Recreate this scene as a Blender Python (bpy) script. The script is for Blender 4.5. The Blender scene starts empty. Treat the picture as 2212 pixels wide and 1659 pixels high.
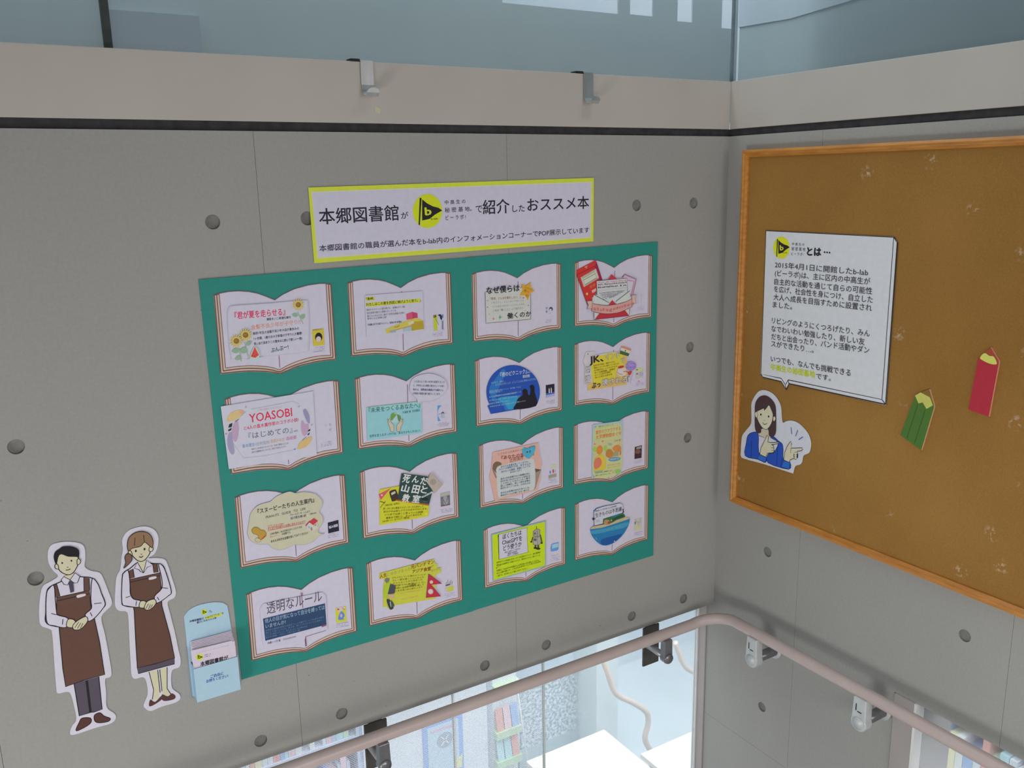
import bpy, bmesh, math, random
from mathutils import Vector, Matrix, geometry
random.seed(7)
sc = bpy.context.scene
# ------------------------------------------------------------------ camera, world, lights
# origin: the inner corner of the two concrete walls; X runs along the left wall (negative = left),
# Y runs along the right wall (negative = towards the viewer); the landing floor is z = 0
Z0 = 2.6
FPX = 1923.08
CR = Vector((0.85277244, -0.52192962, -0.01920004))
CD = Vector((-0.13218302, -0.18011491, -0.97472369))
CF = Vector((0.50527895, 0.83375542, -0.22258726))
CAM = Vector((-2.1457, -2.1631, -0.1391 + Z0))
cd = bpy.data.cameras.new('camera'); cam = bpy.data.objects.new('camera', cd); sc.collection.objects.link(cam)
cd.sensor_width = 36; cd.sensor_fit = 'HORIZONTAL'; cd.lens = FPX / 2212 * 36; cd.clip_start = .02
R = Matrix((CR, -CD, -CF)).transposed()
cam.matrix_world = Matrix.Translation(CAM) @ R.to_4x4()
sc.camera = cam
sc.view_settings.view_transform = 'Standard'; sc.view_settings.look = 'None'
sc.view_settings.gamma = 1; sc.view_settings.use_curve_mapping = False
sc.view_settings.exposure = 0
w = bpy.data.worlds.new('world'); sc.world = w; w.use_nodes = True
w.node_tree.nodes['Background'].inputs[0].default_value = (.86, .93, 1, 1)
w.node_tree.nodes['Background'].inputs[1].default_value = .155

def area(name, loc, target, sx, sy, power, col=(1, 1, 1)):
    l = bpy.data.lights.new(name, 'AREA'); l.shape = 'RECTANGLE'; l.size = sx; l.size_y = sy; l.energy = power; l.color = col
    o = bpy.data.objects.new(name, l); sc.collection.objects.link(o)
    o.location = loc; o.rotation_euler = (Vector(target) - Vector(loc)).to_track_quat('-Z', 'Y').to_euler(); return o
area('window_daylight', (-.5, -6.4, 2.6), (-.9, 0, 1.5), 1.5, 1.85, 43, (1, .97, .94))
area('stairwell_fill', (-3.9, -1.5, .45), (0, -1.1, 1.1), 1.0, .8, 32, (1, .98, .95))  # added fill, out of view, brightening the lower walls
area('landing_fill', (-1.5, -2.3, 1.45), (-1.1, 0, 1.0), 2.6, .3, 14, (1, .98, .95))  # added area light in front of the left wall to lift its lower part
area('library_daylight', (.6, 1.9, 1.35), (.6, 1.9, -1.8), 5.5, 2.9, 125, (.93, .97, 1))
area('library_front_daylight', (2.6, .9, 1.0), (.6, 2.8, -1.6), 1.6, 1.2, 40, (.9, .95, 1))
area('blind_fill', (-.9, .22, 3.9), (-.9, .3, 2.6), 4.4, .25, 50, (.9, .96, 1))  # added unseen light grading the left blind brighter towards the top
area('blind_fill_right', (.28, -1.0, 3.9), (.3, -1.0, 2.6), .3, 2.0, 8, (.9, .96, 1))  # added unseen light for the blind above the cork board

area('library_right_fill', (.72, -.9, 1.35), (.95, -.8, .2), .7, .7, 24, (.95, .97, 1))  # added light that lifts the books behind the lower right glass
area('backdrop_fill', (.2, .5, 3.9), (.5, 1.1, 3.3), 3.0, .3, 16, (.78, .88, 1))  # added light aimed at the white backdrop behind the blind strips

# ------------------------------------------------------------------ helpers
def ray(px, py):
    return (CR * ((px - 1106) / FPX) + CD * ((py - 829.5) / FPX) + CF)
def at(px, py, ax, v):
    r = ray(px, py); t = (v - CAM[ax]) / r[ax]; return CAM + r * t

def lin(c): return c / 12.92 if c <= .04045 else ((c + .055) / 1.055) ** 2.4
def rgb(h): return [lin(int(h[i:i + 2], 16) / 255) for i in (0, 2, 4)]
MATS = {}
def nodes(name, rough=.6, metal=0, spec=.4):
    m = bpy.data.materials.new(name); m.use_nodes = True
    b = m.node_tree.nodes['Principled BSDF']; b.inputs['Roughness'].default_value = rough
    b.inputs['Metallic'].default_value = metal; b.inputs['Specular IOR Level'].default_value = spec
    return m, m.node_tree.nodes, m.node_tree.links, b
def noise_mat(name, c1, c2, scale=8, rough=.6, metal=0, bump=0, bscale=None, detail=6, spec=.4, stretch=None, lo=.35, hi=.65):
    if name in MATS: return MATS[name]
    m, n, l, b = nodes(name, rough, metal, spec)
    tc = n.new('ShaderNodeTexCoord'); mp = n.new('ShaderNodeMapping'); l.new(tc.outputs['Object'], mp.inputs[0])
    if stretch: mp.inputs['Scale'].default_value = stretch
    t = n.new('ShaderNodeTexNoise'); t.inputs['Scale'].default_value = scale; t.inputs['Detail'].default_value = detail
    l.new(mp.outputs[0], t.inputs['Vector'])
    r = n.new('ShaderNodeValToRGB'); r.color_ramp.elements[0].position = lo; r.color_ramp.elements[1].position = hi
    r.color_ramp.elements[0].color = (*c1, 1); r.color_ramp.elements[1].color = (*c2, 1)
    l.new(t.outputs[0], r.inputs[0]); l.new(r.outputs[0], b.inputs['Base Color'])
    if bump:
        t2 = n.new('ShaderNodeTexNoise'); t2.inputs['Scale'].default_value = bscale or scale * 6; l.new(mp.outputs[0], t2.inputs['Vector'])
        bp = n.new('ShaderNodeBump'); bp.inputs['Strength'].default_value = bump; bp.inputs['Distance'].default_value = .004
        l.new(t2.outputs[0], bp.inputs['Height']); l.new(bp.outputs[0], b.inputs['Normal'])
    MATS[name] = m; return m
GAIN = .57
def ink(h, gain=None):
    k = 'print_' + h + ('' if gain is None else '_r')
    if k in MATS: return MATS[k]
    c = [min(.9, x / (gain or GAIN)) for x in rgb(h)]
    c2 = [x * .96 for x in c]
    return noise_mat(k, c2, c, 60, .55, spec=.25, detail=2)

C = sc.collection
def mesh_obj(name, verts, faces, mats, mi=None, parent=None, smooth=False, origin=None):
    me = bpy.data.meshes.new(name)
    o3 = Vector(origin) if origin is not None else Vector((0, 0, 0))
    me.from_pydata([tuple(Vector(v) - o3) for v in verts], [], faces)
    for m in (mats if isinstance(mats, list) else [mats]): me.materials.append(m)
    if mi: me.polygons.foreach_set('material_index', mi)
    if smooth: me.polygons.foreach_set('use_smooth', [True] * len(me.polygons))
    me.update()
    o = bpy.data.objects.new(name, me); C.objects.link(o); o.parent = parent
    if parent is None: o.location = o3
    return o
def tag(o, label=None, cat=None, group=None, kind=None):
    if label: o['label'] = label
    if cat: o['category'] = cat
    if group: o['group'] = group
    if kind: o['kind'] = kind
    return o
def empty(name, loc, label=None, cat=None, group=None, kind=None):
    o = bpy.data.objects.new(name, None); C.objects.link(o); o.location = loc; o.empty_display_size = .05
    return tag(o, label, cat, group, kind)
class MB:
    """collects boxes, prisms and tubes for ONE mesh object"""
    def __init__(s): s.v = []; s.f = []; s.m = []
    def add(s, v, f, m=0):
        n = len(s.v); s.v += [Vector(x) for x in v]; s.f += [tuple(i + n for i in q) for q in f]; s.m += [m] * len(f); return s
    def box(s, x0, x1, y0, y1, z0, z1, m=0):
        v = [(x, y, z) for x in (x0, x1) for y in (y0, y1) for z in (z0, z1)]
        return s.add(v, [(0, 1, 3, 2), (4, 6, 7, 5), (0, 4, 5, 1), (2, 3, 7, 6), (0, 2, 6, 4), (1, 5, 7, 3)], m)
    def tube(s, pts, r, n=16, caps=True, m=0):
        pts = [Vector(p) for p in pts]; rings = []; up = None
        for i, p in enumerate(pts):
            d = (pts[min(i + 1, len(pts) - 1)] - pts[max(i - 1, 0)]).normalized()
            a = Vector((0, 0, 1)) if abs(d.z) < .95 else Vector((1, 0, 0))
            if up is None: up = (a - d * a.dot(d)).normalized()
            else: up = (up - d * up.dot(d)).normalized()
            e = d.cross(up); rr = r[i] if isinstance(r, (list, tuple)) else r
            rings.append([p + (up * math.cos(2 * math.pi * k / n) + e * math.sin(2 * math.pi * k / n)) * rr for k in range(n)])
        v = [q for ring in rings for q in ring]
        f = [(i * n + k, i * n + (k + 1) % n, (i + 1) * n + (k + 1) % n, (i + 1) * n + k) for i in range(len(pts) - 1) for k in range(n)]
        if caps: f += [tuple(range(n - 1, -1, -1)), tuple((len(pts) - 1) * n + k for k in range(n))]
        return s.add(v, f, m)
    def prism(s, prof, d, m=0):
        """prof: closed 3D outline, d: extrusion vector"""
        n = len(prof); d = Vector(d); v = [Vector(p) for p in prof] + [Vector(p) + d for p in prof]
        f = [tuple(range(n - 1, -1, -1)), tuple(range(n, 2 * n))] + [(i, (i + 1) % n, n + (i + 1) % n, n + i) for i in range(n)]
        return s.add(v, f, m)
    def build(s, name, mats, parent=None, smooth=False, origin=None, bevel=0):
        if parent is not None and origin is None: origin = parent.location
        if origin is None:
            xs = s.v; origin = Vector(((min(p.x for p in xs) + max(p.x for p in xs)) / 2, (min(p.y for p in xs) + max(p.y for p in xs)) / 2, min(p.z for p in xs)))
        o = mesh_obj(name, s.v, s.f, mats, s.m, parent, smooth, origin)
        if bevel:
            b = o.modifiers.new('bevel', 'BEVEL'); b.width = bevel; b.segments = 2; b.limit_method = 'ANGLE'
        return o

# ------------------------------------------------------------------ materials of the place
def concrete(name, c1, c2):
    m, n, l, b = nodes(name, .75, 0, .25)
    tc = n.new('ShaderNodeTexCoord')
    def nz(sc_, det, stretch=None):
        t = n.new('ShaderNodeTexNoise'); t.inputs['Scale'].default_value = sc_; t.inputs['Detail'].default_value = det
        if stretch:
            mp = n.new('ShaderNodeMapping'); mp.inputs['Scale'].default_value = stretch; l.new(tc.outputs['Object'], mp.inputs[0]); l.new(mp.outputs[0], t.inputs['Vector'])
        else: l.new(tc.outputs['Object'], t.inputs['Vector'])
        return t
    a = nz(1.6, 5, (1, 1, .5)); f = nz(150, 5); g = nz(600, 2)
    mx = n.new('ShaderNodeMath'); mx.operation = 'MULTIPLY_ADD'; mx.inputs[1].default_value = .5; l.new(f.outputs[0], mx.inputs[0])
    mm = n.new('ShaderNodeMath'); mm.operation = 'MULTIPLY'; mm.inputs[1].default_value = .5; l.new(a.outputs[0], mm.inputs[0]); l.new(mm.outputs[0], mx.inputs[2])
    r = n.new('ShaderNodeValToRGB'); r.color_ramp.elements[0].position = .3; r.color_ramp.elements[1].position = .7
    r.color_ramp.elements[0].color = (*c1, 1); r.color_ramp.elements[1].color = (*c2, 1); l.new(mx.outputs[0], r.inputs[0])
    # sparse small dark air-bubble marks
    v = n.new('ShaderNodeTexVoronoi'); v.inputs['Scale'].default_value = 9; l.new(tc.outputs['Object'], v.inputs['Vector'])
    lt = n.new('ShaderNodeMath'); lt.operation = 'LESS_THAN'; lt.inputs[1].default_value = .022; l.new(v.outputs['Distance'], lt.inputs[0])
    mi = n.new('ShaderNodeMixRGB'); mi.blend_type = 'MULTIPLY'; mi.inputs[2].default_value = (.72, .72, .72, 1)
    l.new(lt.outputs[0], mi.inputs[0]); l.new(r.outputs[0], mi.inputs[1]); l.new(mi.outputs[0], b.inputs['Base Color'])
    bp = n.new('ShaderNodeBump'); bp.inputs['Strength'].default_value = .12; bp.inputs['Distance'].default_value = .002
    l.new(g.outputs[0], bp.inputs['Height']); l.new(bp.outputs[0], b.inputs['Normal'])
    return m
M_CONC = concrete('board_cast_concrete', (.365, .36, .342), (.435, .428, .405))
M_CONC_GAP = concrete('concrete_joint', (.32, .315, .30), (.36, .355, .34))
M_PLUG = noise_mat('mortar_plug', (.24, .237, .225), (.29, .285, .27), 60, .85, bump=.4, bscale=400)
M_BAND = noise_mat('beige_painted_steel', (.56, .515, .47), (.585, .54, .495), 5, .5, spec=.3)
M_REVEAL = noise_mat('dark_rubber_reveal', (.030, .029, .033), (.05, .047, .05), 40, .8)
M_RAIL = noise_mat('pinkish_beige_rail_coating', (.58, .47, .45), (.61, .50, .475), 12, .38, spec=.5)
M_STEEL = noise_mat('brushed_steel', (.62, .62, .62), (.74, .74, .74), 60, .32, 1, stretch=(1, 1, .1))
M_BRONZE = noise_mat('dark_bronze_plate', (.10, .095, .085), (.14, .13, .12), 30, .45, .6)
M_DARKSTEEL = noise_mat('grey_steel_bracket', (.24, .24, .25), (.30, .30, .31), 40, .35, .7)
M_PALEMETAL = noise_mat('pale_grey_bracket', (.60, .63, .63), (.66, .69, .69), 40, .4, .15)
M_BLACK = noise_mat('black_rubber', (.012, .012, .013), (.02, .02, .022), 60, .6)
M_TRIM = noise_mat('pinkish_grey_trim', (.42, .38, .37), (.47, .43, .415), 6, .4)
M_WHITETRIM = noise_mat('white_edge_strip', (.86, .87, .86), (.9, .9, .9), 10, .3)
M_WOOD = noise_mat('orange_varnished_wood', (.52, .20, .028), (.66, .28, .05), 14, .38, stretch=(6, 1, 6), spec=.45, bump=.05)
def cork():
    m, n, l, b = nodes('cork_surface', .85, 0, .2)
    tc = n.new('ShaderNodeTexCoord')
    t = n.new('ShaderNodeTexNoise'); t.inputs['Scale'].default_value = 260; t.inputs['Detail'].default_value = 3; l.new(tc.outputs['Object'], t.inputs['Vector'])
    t1 = n.new('ShaderNodeTexNoise'); t1.inputs['Scale'].default_value = 2.2; t1.inputs['Detail'].default_value = 3; l.new(tc.outputs['Object'], t1.inputs['Vector'])
    ad = n.new('ShaderNodeMath'); ad.operation = 'MULTIPLY_ADD'; ad.inputs[1].default_value = .6; l.new(t1.outputs[0], ad.inputs[0])
    ml = n.new('ShaderNodeMath'); ml.operation = 'MULTIPLY'; ml.inputs[1].default_value = .4; l.new(t.outputs[0], ml.inputs[0]); l.new(ml.outputs[0], ad.inputs[2])
    r = n.new('ShaderNodeValToRGB'); r.color_ramp.elements[0].position = .35; r.color_ramp.elements[1].position = .65
    r.color_ramp.elements[0].color = (.32, .156, .036, 1); r.color_ramp.elements[1].color = (.43, .225, .058, 1); l.new(ad.outputs[0], r.inputs[0])
    # pale scuffs and paper scraps left by old notices
    v = n.new('ShaderNodeTexVoronoi'); v.inputs['Scale'].default_value = 8; l.new(tc.outputs['Object'], v.inputs['Vector'])
    t2 = n.new('ShaderNodeTexNoise'); t2.inputs['Scale'].default_value = 90; t2.inputs['Detail'].default_value = 4; l.new(tc.outputs['Object'], t2.inputs['Vector'])
    mr = n.new('ShaderNodeMapRange'); mr.inputs[1].default_value = .03; mr.inputs[2].default_value = .2; mr.inputs[3].default_value = 1; mr.inputs[4].default_value = 0; l.new(v.outputs['Distance'], mr.inputs[0])
    mr2 = n.new('ShaderNodeMapRange'); mr2.inputs[1].default_value = .52; mr2.inputs[2].default_value = .62; l.new(t2.outputs[0], mr2.inputs[0])
    mu = n.new('ShaderNodeMath'); mu.operation = 'MULTIPLY'; l.new(mr.outputs[0], mu.inputs[0]); l.new(mr2.outputs[0], mu.inputs[1])
    mi = n.new('ShaderNodeMixRGB'); mi.inputs[2].default_value = (.62, .46, .30, 1); l.new(mu.outputs[0], mi.inputs[0]); l.new(r.outputs[0], mi.inputs[1])
    l.new(mi.outputs[0], b.inputs['Base Color'])
    bp = n.new('ShaderNodeBump'); bp.inputs['Strength'].default_value = .25; bp.inputs['Distance'].default_value = .002
    l.new(t.outputs[0], bp.inputs['Height']); l.new(bp.outputs[0], b.inputs['Normal'])
    return m
M_CORK = cork()
def film_glass(name, film, tint, filmcol, dots=False, gloss=.06):
    """real glass carrying a translucent film (optionally printed with fine dots)"""
    m = bpy.data.materials.new(name); m.use_nodes = True; n = m.node_tree.nodes; l = m.node_tree.links
    n.remove(n['Principled BSDF']); out = n['Material Output']
    tr = n.new('ShaderNodeBsdfTransparent'); tr.inputs[0].default_value = (*tint, 1)
    df = n.new('ShaderNodeBsdfTranslucent'); df.inputs[0].default_value = (*filmcol, 1)
    d2 = n.new('ShaderNodeBsdfDiffuse'); d2.inputs[0].default_value = (*filmcol, 1)
    md = n.new('ShaderNodeMixShader'); md.inputs[0].default_value = .5; l.new(df.outputs[0], md.inputs[1]); l.new(d2.outputs[0], md.inputs[2])
    mx = n.new('ShaderNodeMixShader'); mx.inputs[0].default_value = film; l.new(tr.outputs[0], mx.inputs[1]); l.new(md.outputs[0], mx.inputs[2])
    if dots:
        tc = n.new('ShaderNodeTexCoord'); mp = n.new('ShaderNodeMapping'); mp.inputs['Rotation'].default_value = (0, math.radians(45), 0); l.new(tc.outputs['Object'], mp.inputs[0])
        v = n.new('ShaderNodeTexVoronoi'); v.inputs['Scale'].default_value = 190; v.inputs['Randomness'].default_value = 0; l.new(mp.outputs[0], v.inputs['Vector'])
        mr = n.new('ShaderNodeMapRange'); mr.inputs[1].default_value = .25; mr.inputs[2].default_value = .5; mr.inputs[3].default_value = film * .35; mr.inputs[4].default_value = min(1, film * 1.6)
        l.new(v.outputs['Distance'], mr.inputs[0]); l.new(mr.outputs[0], mx.inputs[0])
    gl = n.new('ShaderNodeBsdfGlossy'); gl.inputs['Roughness'].default_value = .03
    fr = n.new('ShaderNodeFresnel'); fr.inputs[0].default_value = 1.45
    m2 = n.new('ShaderNodeMixShader'); l.new(fr.outputs[0], m2.inputs[0]); l.new(mx.outputs[0], m2.inputs[1]); l.new(gl.outputs[0], m2.inputs[2])
    ge = n.new('ShaderNodeNewGeometry'); t2 = n.new('ShaderNodeBsdfTransparent')
    m3 = n.new('ShaderNodeMixShader'); l.new(ge.outputs['Backfacing'], m3.inputs[0]); l.new(m2.outputs[0], m3.inputs[1]); l.new(t2.outputs[0], m3.inputs[2])
    l.new(m3.outputs[0], out.inputs[0]); return m
M_GLASS_LOW = film_glass('balustrade_glass_hazy_film', .27, (.93, .97, .98), (.90, .95, .97))
M_GLASS_DOT = film_glass('balustrade_glass_dotted_film', .34, (.93, .96, .98), (.9, .92, .95), True)
M_GLASS_TOP = film_glass('upper_glass_teal_tint', .35, (.80, .86, .87), (.42, .48, .49))
M_BLIND = noise_mat('blue_grey_roller_blind', (.36, .43, .455), (.42, .485, .505), 1.6, .9)
M_MULL = noise_mat('dark_green_sealant', (.035, .05, .045), (.06, .075, .07), 30, .6)

# ------------------------------------------------------------------ concrete walls: backing + panels (with round tie holes) + plugs
HOLE = .0172
def wall_panel(parent, ax, u0, u1, v0, v1, holes, depth=.012):
    """ax 'L': u = x, face at y = 0; ax 'R': u = y, face at x = 0"""
    P = (lambda u, v, d: Vector((u, d, v))) if ax == 'L' else (lambda u, v, d: Vector((d, u, v)))
    hs = [h for h in holes if u0 < h[0] < u1 and v0 < h[1] < v1]
    co = [Vector((u0, v0)), Vector((u1, v0)), Vector((u1, v1)), Vector((u0, v1))]; ed = [(0, 1), (1, 2), (2, 3), (3, 0)]
    N = 24
    for (a, b) in hs:
        s = len(co)
        co += [Vector((a + HOLE * math.cos(2 * math.pi * k / N), b + HOLE * math.sin(2 * math.pi * k / N))) for k in range(N)]
        ed += [(s + k, s + (k + 1) % N) for k in range(N)]
    vs, es, fs, *_ = geometry.delaunay_2d_cdt(co, ed, [], 1, 1e-6)
    faces = []
    for f in fs:
        c = sum((vs[i] for i in f), Vector((0, 0))) / len(f)
        if any((c - Vector(h)).length < HOLE * .98 for h in hs): continue
        faces.append(tuple(f) if ax == 'L' else tuple(reversed(f)))
    mb = MB(); mb.add([P(q.x, q.y, 0) for q in vs], faces)
    c4 = [(u0, v0), (u1, v0), (u1, v1), (u0, v1)]
    for i in range(4):
        a, b = c4[i], c4[(i + 1) % 4]
        mb.add([P(*a, 0), P(*b, 0), P(*b, depth), P(*a, depth)], [(3, 2, 1, 0)])
    pn = mb.build('concrete_panel', [M_CONC], parent)
    for (a, b) in hs:
        h = MB(); ring = lambda r, d: [P(a + r * math.cos(2 * math.pi * k / N), b + r * math.sin(2 * math.pi * k / N), d) for k in range(N)]
        h.add(ring(HOLE, 0) + ring(HOLE * .93, .007), [(k, (k + 1) % N, N + (k + 1) % N, N + k) for k in range(N)], 0)
        h.add(ring(HOLE * .93, .007) + [P(a, b, .0085)], [(k, (k + 1) % N, N) for k in range(N)], 0)
        o = mesh_obj('tie_hole_plug', h.v, h.f, [M_PLUG], None, pn, True, parent.location)
    return pn
zb = -1.644 + Z0; zt = -.014 + Z0; G = .0004
hc = [-.146, -.378, -.726, -.952, -1.414, -1.642, -2.105, -2.34]; hr = [-.2196, -.685, -.996, -1.586]
wl = MB().box(-4.2, .15, .012, .19, zb, zt).build('wall_left', [M_CONC_GAP], None); tag(wl, kind='structure')
seams = [-4.2, -3.613, -2.919, -2.225, -1.531, -.837, 0]
for a, b in zip(seams, seams[1:]):
    wall_panel(wl, 'L', a + G, b - (G if b < 0 else 0), zb, zt, [(x, z + Z0) for x in hc for z in hr])
yo = -.819   # start of the glazed opening in the right wall
wr = MB().box(.012, .19, -4.2, .012, zb + .03, zt).box(.012, .19, -.74, .075, 0, zb + .03).build('wall_right', [M_CONC_GAP], None); tag(wr, kind='structure')
hR = [(-.24, -1.358), (-.932, -1.348), (-.248, -1.93), (-1.62, -1.348), (-.24, -.885), (-.24, -.42)]
hR = [(a, b + Z0) for a, b in hR]
ys = [-4.2, -3.136, -2.442, -1.748, -1.054, -.370, 0]
for a, b in zip(ys, ys[1:]):
    wall_panel(wr, 'R', a + G, b - (G if b < 0 else 0), zb + .03, zt, hR)
zs = -2.10 + Z0
for (a, b, c, d) in ((-.370 + G, .075, zs + G, zb + .03), (-.742, -.370 - G, zs + G, zb + .03), (-.370 + G, .075, 0, zs - G), (-.742, -.370 - G, 0, zs - G)):
    wall_panel(wr, 'R', a, b, c, d, hR)
fl = MB().box(-4.2, .19, -4.2, .075, -.15, 0).build('floor', [noise_mat('grey_vinyl_floor', (.35, .34, .33), (.40, .39, .38), 20, .5)], None); tag(fl, kind='structure')
# beige steel band above both walls, dark reveal under it
t1 = MB().box(-4.2, 0, 0, .10, .008 + Z0, .154 + Z0).build('trim_1', [M_BAND], None, bevel=.0015); tag(t1, kind='structure')
t2 = MB().box(0, .10, -4.2, 0, .008 + Z0, .154 + Z0).build('trim_2', [M_BAND], None, bevel=.0015); tag(t2, kind='structure')
t3 = MB().box(-4.2, .006, .006, .09, -.014 + Z0, .008 + Z0).build('trim_3', [M_REVEAL], None); tag(t3, kind='structure')
t4 = MB().box(.006, .09, -4.2, .006, -.014 + Z0, .008 + Z0).build('trim_4', [M_REVEAL], None); tag(t4, kind='structure')

# ------------------------------------------------------------------ upper glazing
zg = .154 + Z0
wu = empty('window_1', (-2, .03, zg), kind='structure')
for (a, b) in ((-4.2, -1.829), (-1.812, .028)):
    MB().box(a, b, .03, .038, zg, zg + 1.4).build('glass_pane', [M_GLASS_TOP], wu)
MB().box(-1.829, -1.812, .026, .04, zg, zg + 1.4).build('sealant_joint', [M_MULL], wu)
wu2 = empty('window_2', (.03, -2, zg), kind='structure')
MB().box(.03, .038, -4.2, .028, zg, zg + 1.4).build('glass_pane', [M_GLASS_TOP], wu2)
MB().box(.022, .030, .022, .030, zg, zg + 1.4).build('sealant_joint', [noise_mat('blue_grey_corner_sealant', (.16, .21, .25), (.2, .25, .29), 30, .4)], wu2)
# blinds hanging a little behind the glass, with open strips high up showing the lit backdrop
bl = MB()
xs = [(-4.2, -.63, 9), (-.63, -.18, .396), (-.18, -.13, 9), (-.13, -.03, .399), (-.03, .08, 9), (.08, .15, .392), (.15, .29, 9), (.29, .35, .383), (.35, .37, 9)]
for a, b, z in xs:
    bl.box(a, b, .35, .356, zg - .1, (Z0 + z) if z < 5 else zg + 1.3)
bl.box(-4.2, .6, .35, .356, zg + 1.0, zg + 1.3)
fb = MB().box(-4.2, 3.2, 1.1, 1.2, Z0 - .6, zg + 2).build('wall_backdrop', [noise_mat('white_backdrop', (.78, .82, .88), (.82, .86, .9), 2, .8)], None); tag(fb, kind='structure')  # white backdrop added so the open blind strips look bright
tag(bl.build('roller_blind', [M_BLIND], None), 'blue grey blind hanging behind the glass above the left wall, slit with bright strips', 'blind')
b2 = MB().box(.37, .376, -4.2, .34, zg - .1, zg + 1.3).build('roller_blind', [M_BLIND], None)
tag(b2, 'plain blue grey blind behind the glass above the cork board wall', 'blind')

bx = MB().box(-1.765, -1.55, .335, .348, zg - .04, zg + .135).build('reflection_patch', [noise_mat('lilac_reflection_tone', (.29, .32, .39), (.31, .34, .41), 3, .8)], None)  # added slab whose dim lilac imitates a dark reflection in the glass
tag(bx, 'added dim lilac grey box standing behind the upper glass near its dark joint', 'box')
sf = MB().prism([(.368, .34, zg + .235), (.368, .10, zg + .228), (.368, -.22, zg + .25), (.368, -.5, zg + .33), (.368, -.5, zg + .9), (.368, .34, zg + .9)], (-.004, 0, 0)).build('light_streak_panel', [noise_mat('painted_light_streak', (.47, .54, .60), (.50, .57, .62), 2, .8)], None)  # added panel whose pale colour imitates a light streak on the glass
tag(sf, 'added pale slanting panel at the top right behind the upper glass', 'panel')
# ------------------------------------------------------------------ lower opening: glass panes, posts
w3 = empty('window_3', (-1, .07, 0), kind='structure')
for a, b, m in ((-4.2, -1.031, M_GLASS_DOT), (-1.027, -.694, M_GLASS_DOT), (-.690, -.012, M_GLASS_LOW)):
    MB().box(a, b, .07, .078, 0, zb).build('glass_pane', [m], w3)
MB().box(-1.031, -1.027, .068, .08, 0, zb).build('pane_joint', [M_WHITETRIM], w3)
MB().box(-.694, -.690, .068, .08, 0, zb).build('pane_joint', [noise_mat('pale_green_sealant', (.66, .72, .70), (.7, .76, .74), 20, .5)], w3)
MB().box(-.012, -.004, .066, .082, 0, zb).build('edge_strip', [M_WHITETRIM], w3)
t5 = MB().box(-.006, .0, .030, .064, 0, zb).build('trim_5', [M_TRIM], None, bevel=.002); tag(t5, kind='structure')
t6 = MB().box(-.006, .19, yo + .008, -.745, 0, zb + .03).build('trim_6', [M_TRIM], None, bevel=.003); tag(t6, kind='structure')
w4 = empty('window_4', (.03, -2, 0), kind='structure')
MB().box(.03, .038, -4.2, yo, 0, zb + .03).build('glass_pane', [M_GLASS_LOW], w4)
MB().box(-.007, .03, yo, yo + .008, 0, zb + .03).build('edge_strip', [M_WHITETRIM], w4)
# ------------------------------------------------------------------ the library below, seen through the lower glass
ZL = Z0 - 4.45
lf = MB().box(-4.2, 5, .19, 3.6, ZL - .1, ZL).box(.2, 5, -4.2, .19, ZL - .1, ZL).build('floor_lower', [noise_mat('pale_library_floor', (.62, .70, .73), (.68, .75, .78), 2, .35)], None); lf.name = 'floor'; tag(lf, kind='structure')
lw = MB().box(-4.2, 5, 3.6, 3.7, ZL, Z0 - 1.2).build('wall_back', [noise_mat('white_plaster', (.70, .78, .86), (.74, .82, .88), 2, .8)], None); tag(lw, kind='structure')
M_SHELF = noise_mat('lavender_white_shelf', (.62, .66, .82), (.68, .72, .86), 8, .5)
M_PARTW = noise_mat('white_partition', (.84, .87, .92), (.88, .9, .94), 4, .5)
PASTEL = [noise_mat('book_cloth_%d' % i, c, tuple(min(1, x * 1.08) for x in c), 20, .6) for i, c in enumerate([(.75, .8, .85), (.35, .5, .8), (.85, .8, .5), (.8, .4, .35), (.5, .75, .8), (.8, .82, .78), (.55, .6, .75), (.85, .6, .65), (.6, .75, .55), (.86, .86, .86)])]
BNAME = ['silvery', 'blue', 'yellow', 'red', 'aqua', 'ivory', 'slate', 'peach', 'green', 'white']
def bookcase(name, x0, x1, yf, depth, zs, label, facing, rnd, blabel, bgroup):
    """facing 'S' = open towards -Y ; facing 'W' = open towards -X (then x,y swap)"""
    def T(mb):
        if facing == 'W':
            for v in mb.v: v.x, v.y = v.y, v.x
        return mb
    r = random.Random(rnd)
    org = Vector(((x0 + x1) / 2, yf, zs[0])) if facing == 'S' else Vector((yf, (x0 + x1) / 2, zs[0]))
    root = empty(name, org, label, 'bookcase')
    for x in (x0, x1 - .02): T(MB().box(x, x + .02, yf, yf + depth, zs[0], zs[-1] + .02)).build('side_panel', [M_SHELF], root)
    T(MB().box(x0 + .02, x1 - .02, yf + depth - .01, yf + depth, zs[0], zs[-1])).build('back_panel', [M_SHELF], root)
    for z in zs: T(MB().box(x0 + .02, x1 - .02, yf, yf + depth - .01, z, z + .02)).build('shelf', [M_SHELF], root)
    for z, zn in zip(zs, zs[1:]):
        x = x0 + .03
        while x < x1 - .07:
            t = r.uniform(.022, .05); h = min(zn - z - .04, r.uniform(.2, .3)); 
            ci = r.randrange(10); b = T(MB().box(x, x + t - .002, yf + .015, yf + .015 + r.uniform(.14, .18), z + .0205, z + .02 + h)).build('library_book', [PASTEL[ci]], None)
            tag(b, BNAME[ci] + ' ' + blabel + ' on its ' + {0: 'lowest shelf', 1: 'second shelf from the floor', 2: 'third shelf from the floor', 3: 'fourth shelf from the floor'}[zs.index(z)], 'book', bgroup); x += t
            if r.random() < .06: x += .05
bookcase('bookcase', -2.2, -.36, 2.8, .24, [ZL, Z0 - 4.08, Z0 - 3.67, Z0 - 3.30], 'white lavender bookcase of pastel books low left beyond the dotted glass', 'S', 3,
         'book in the lavender bookcase', 'books on the lavender bookcase')
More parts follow.
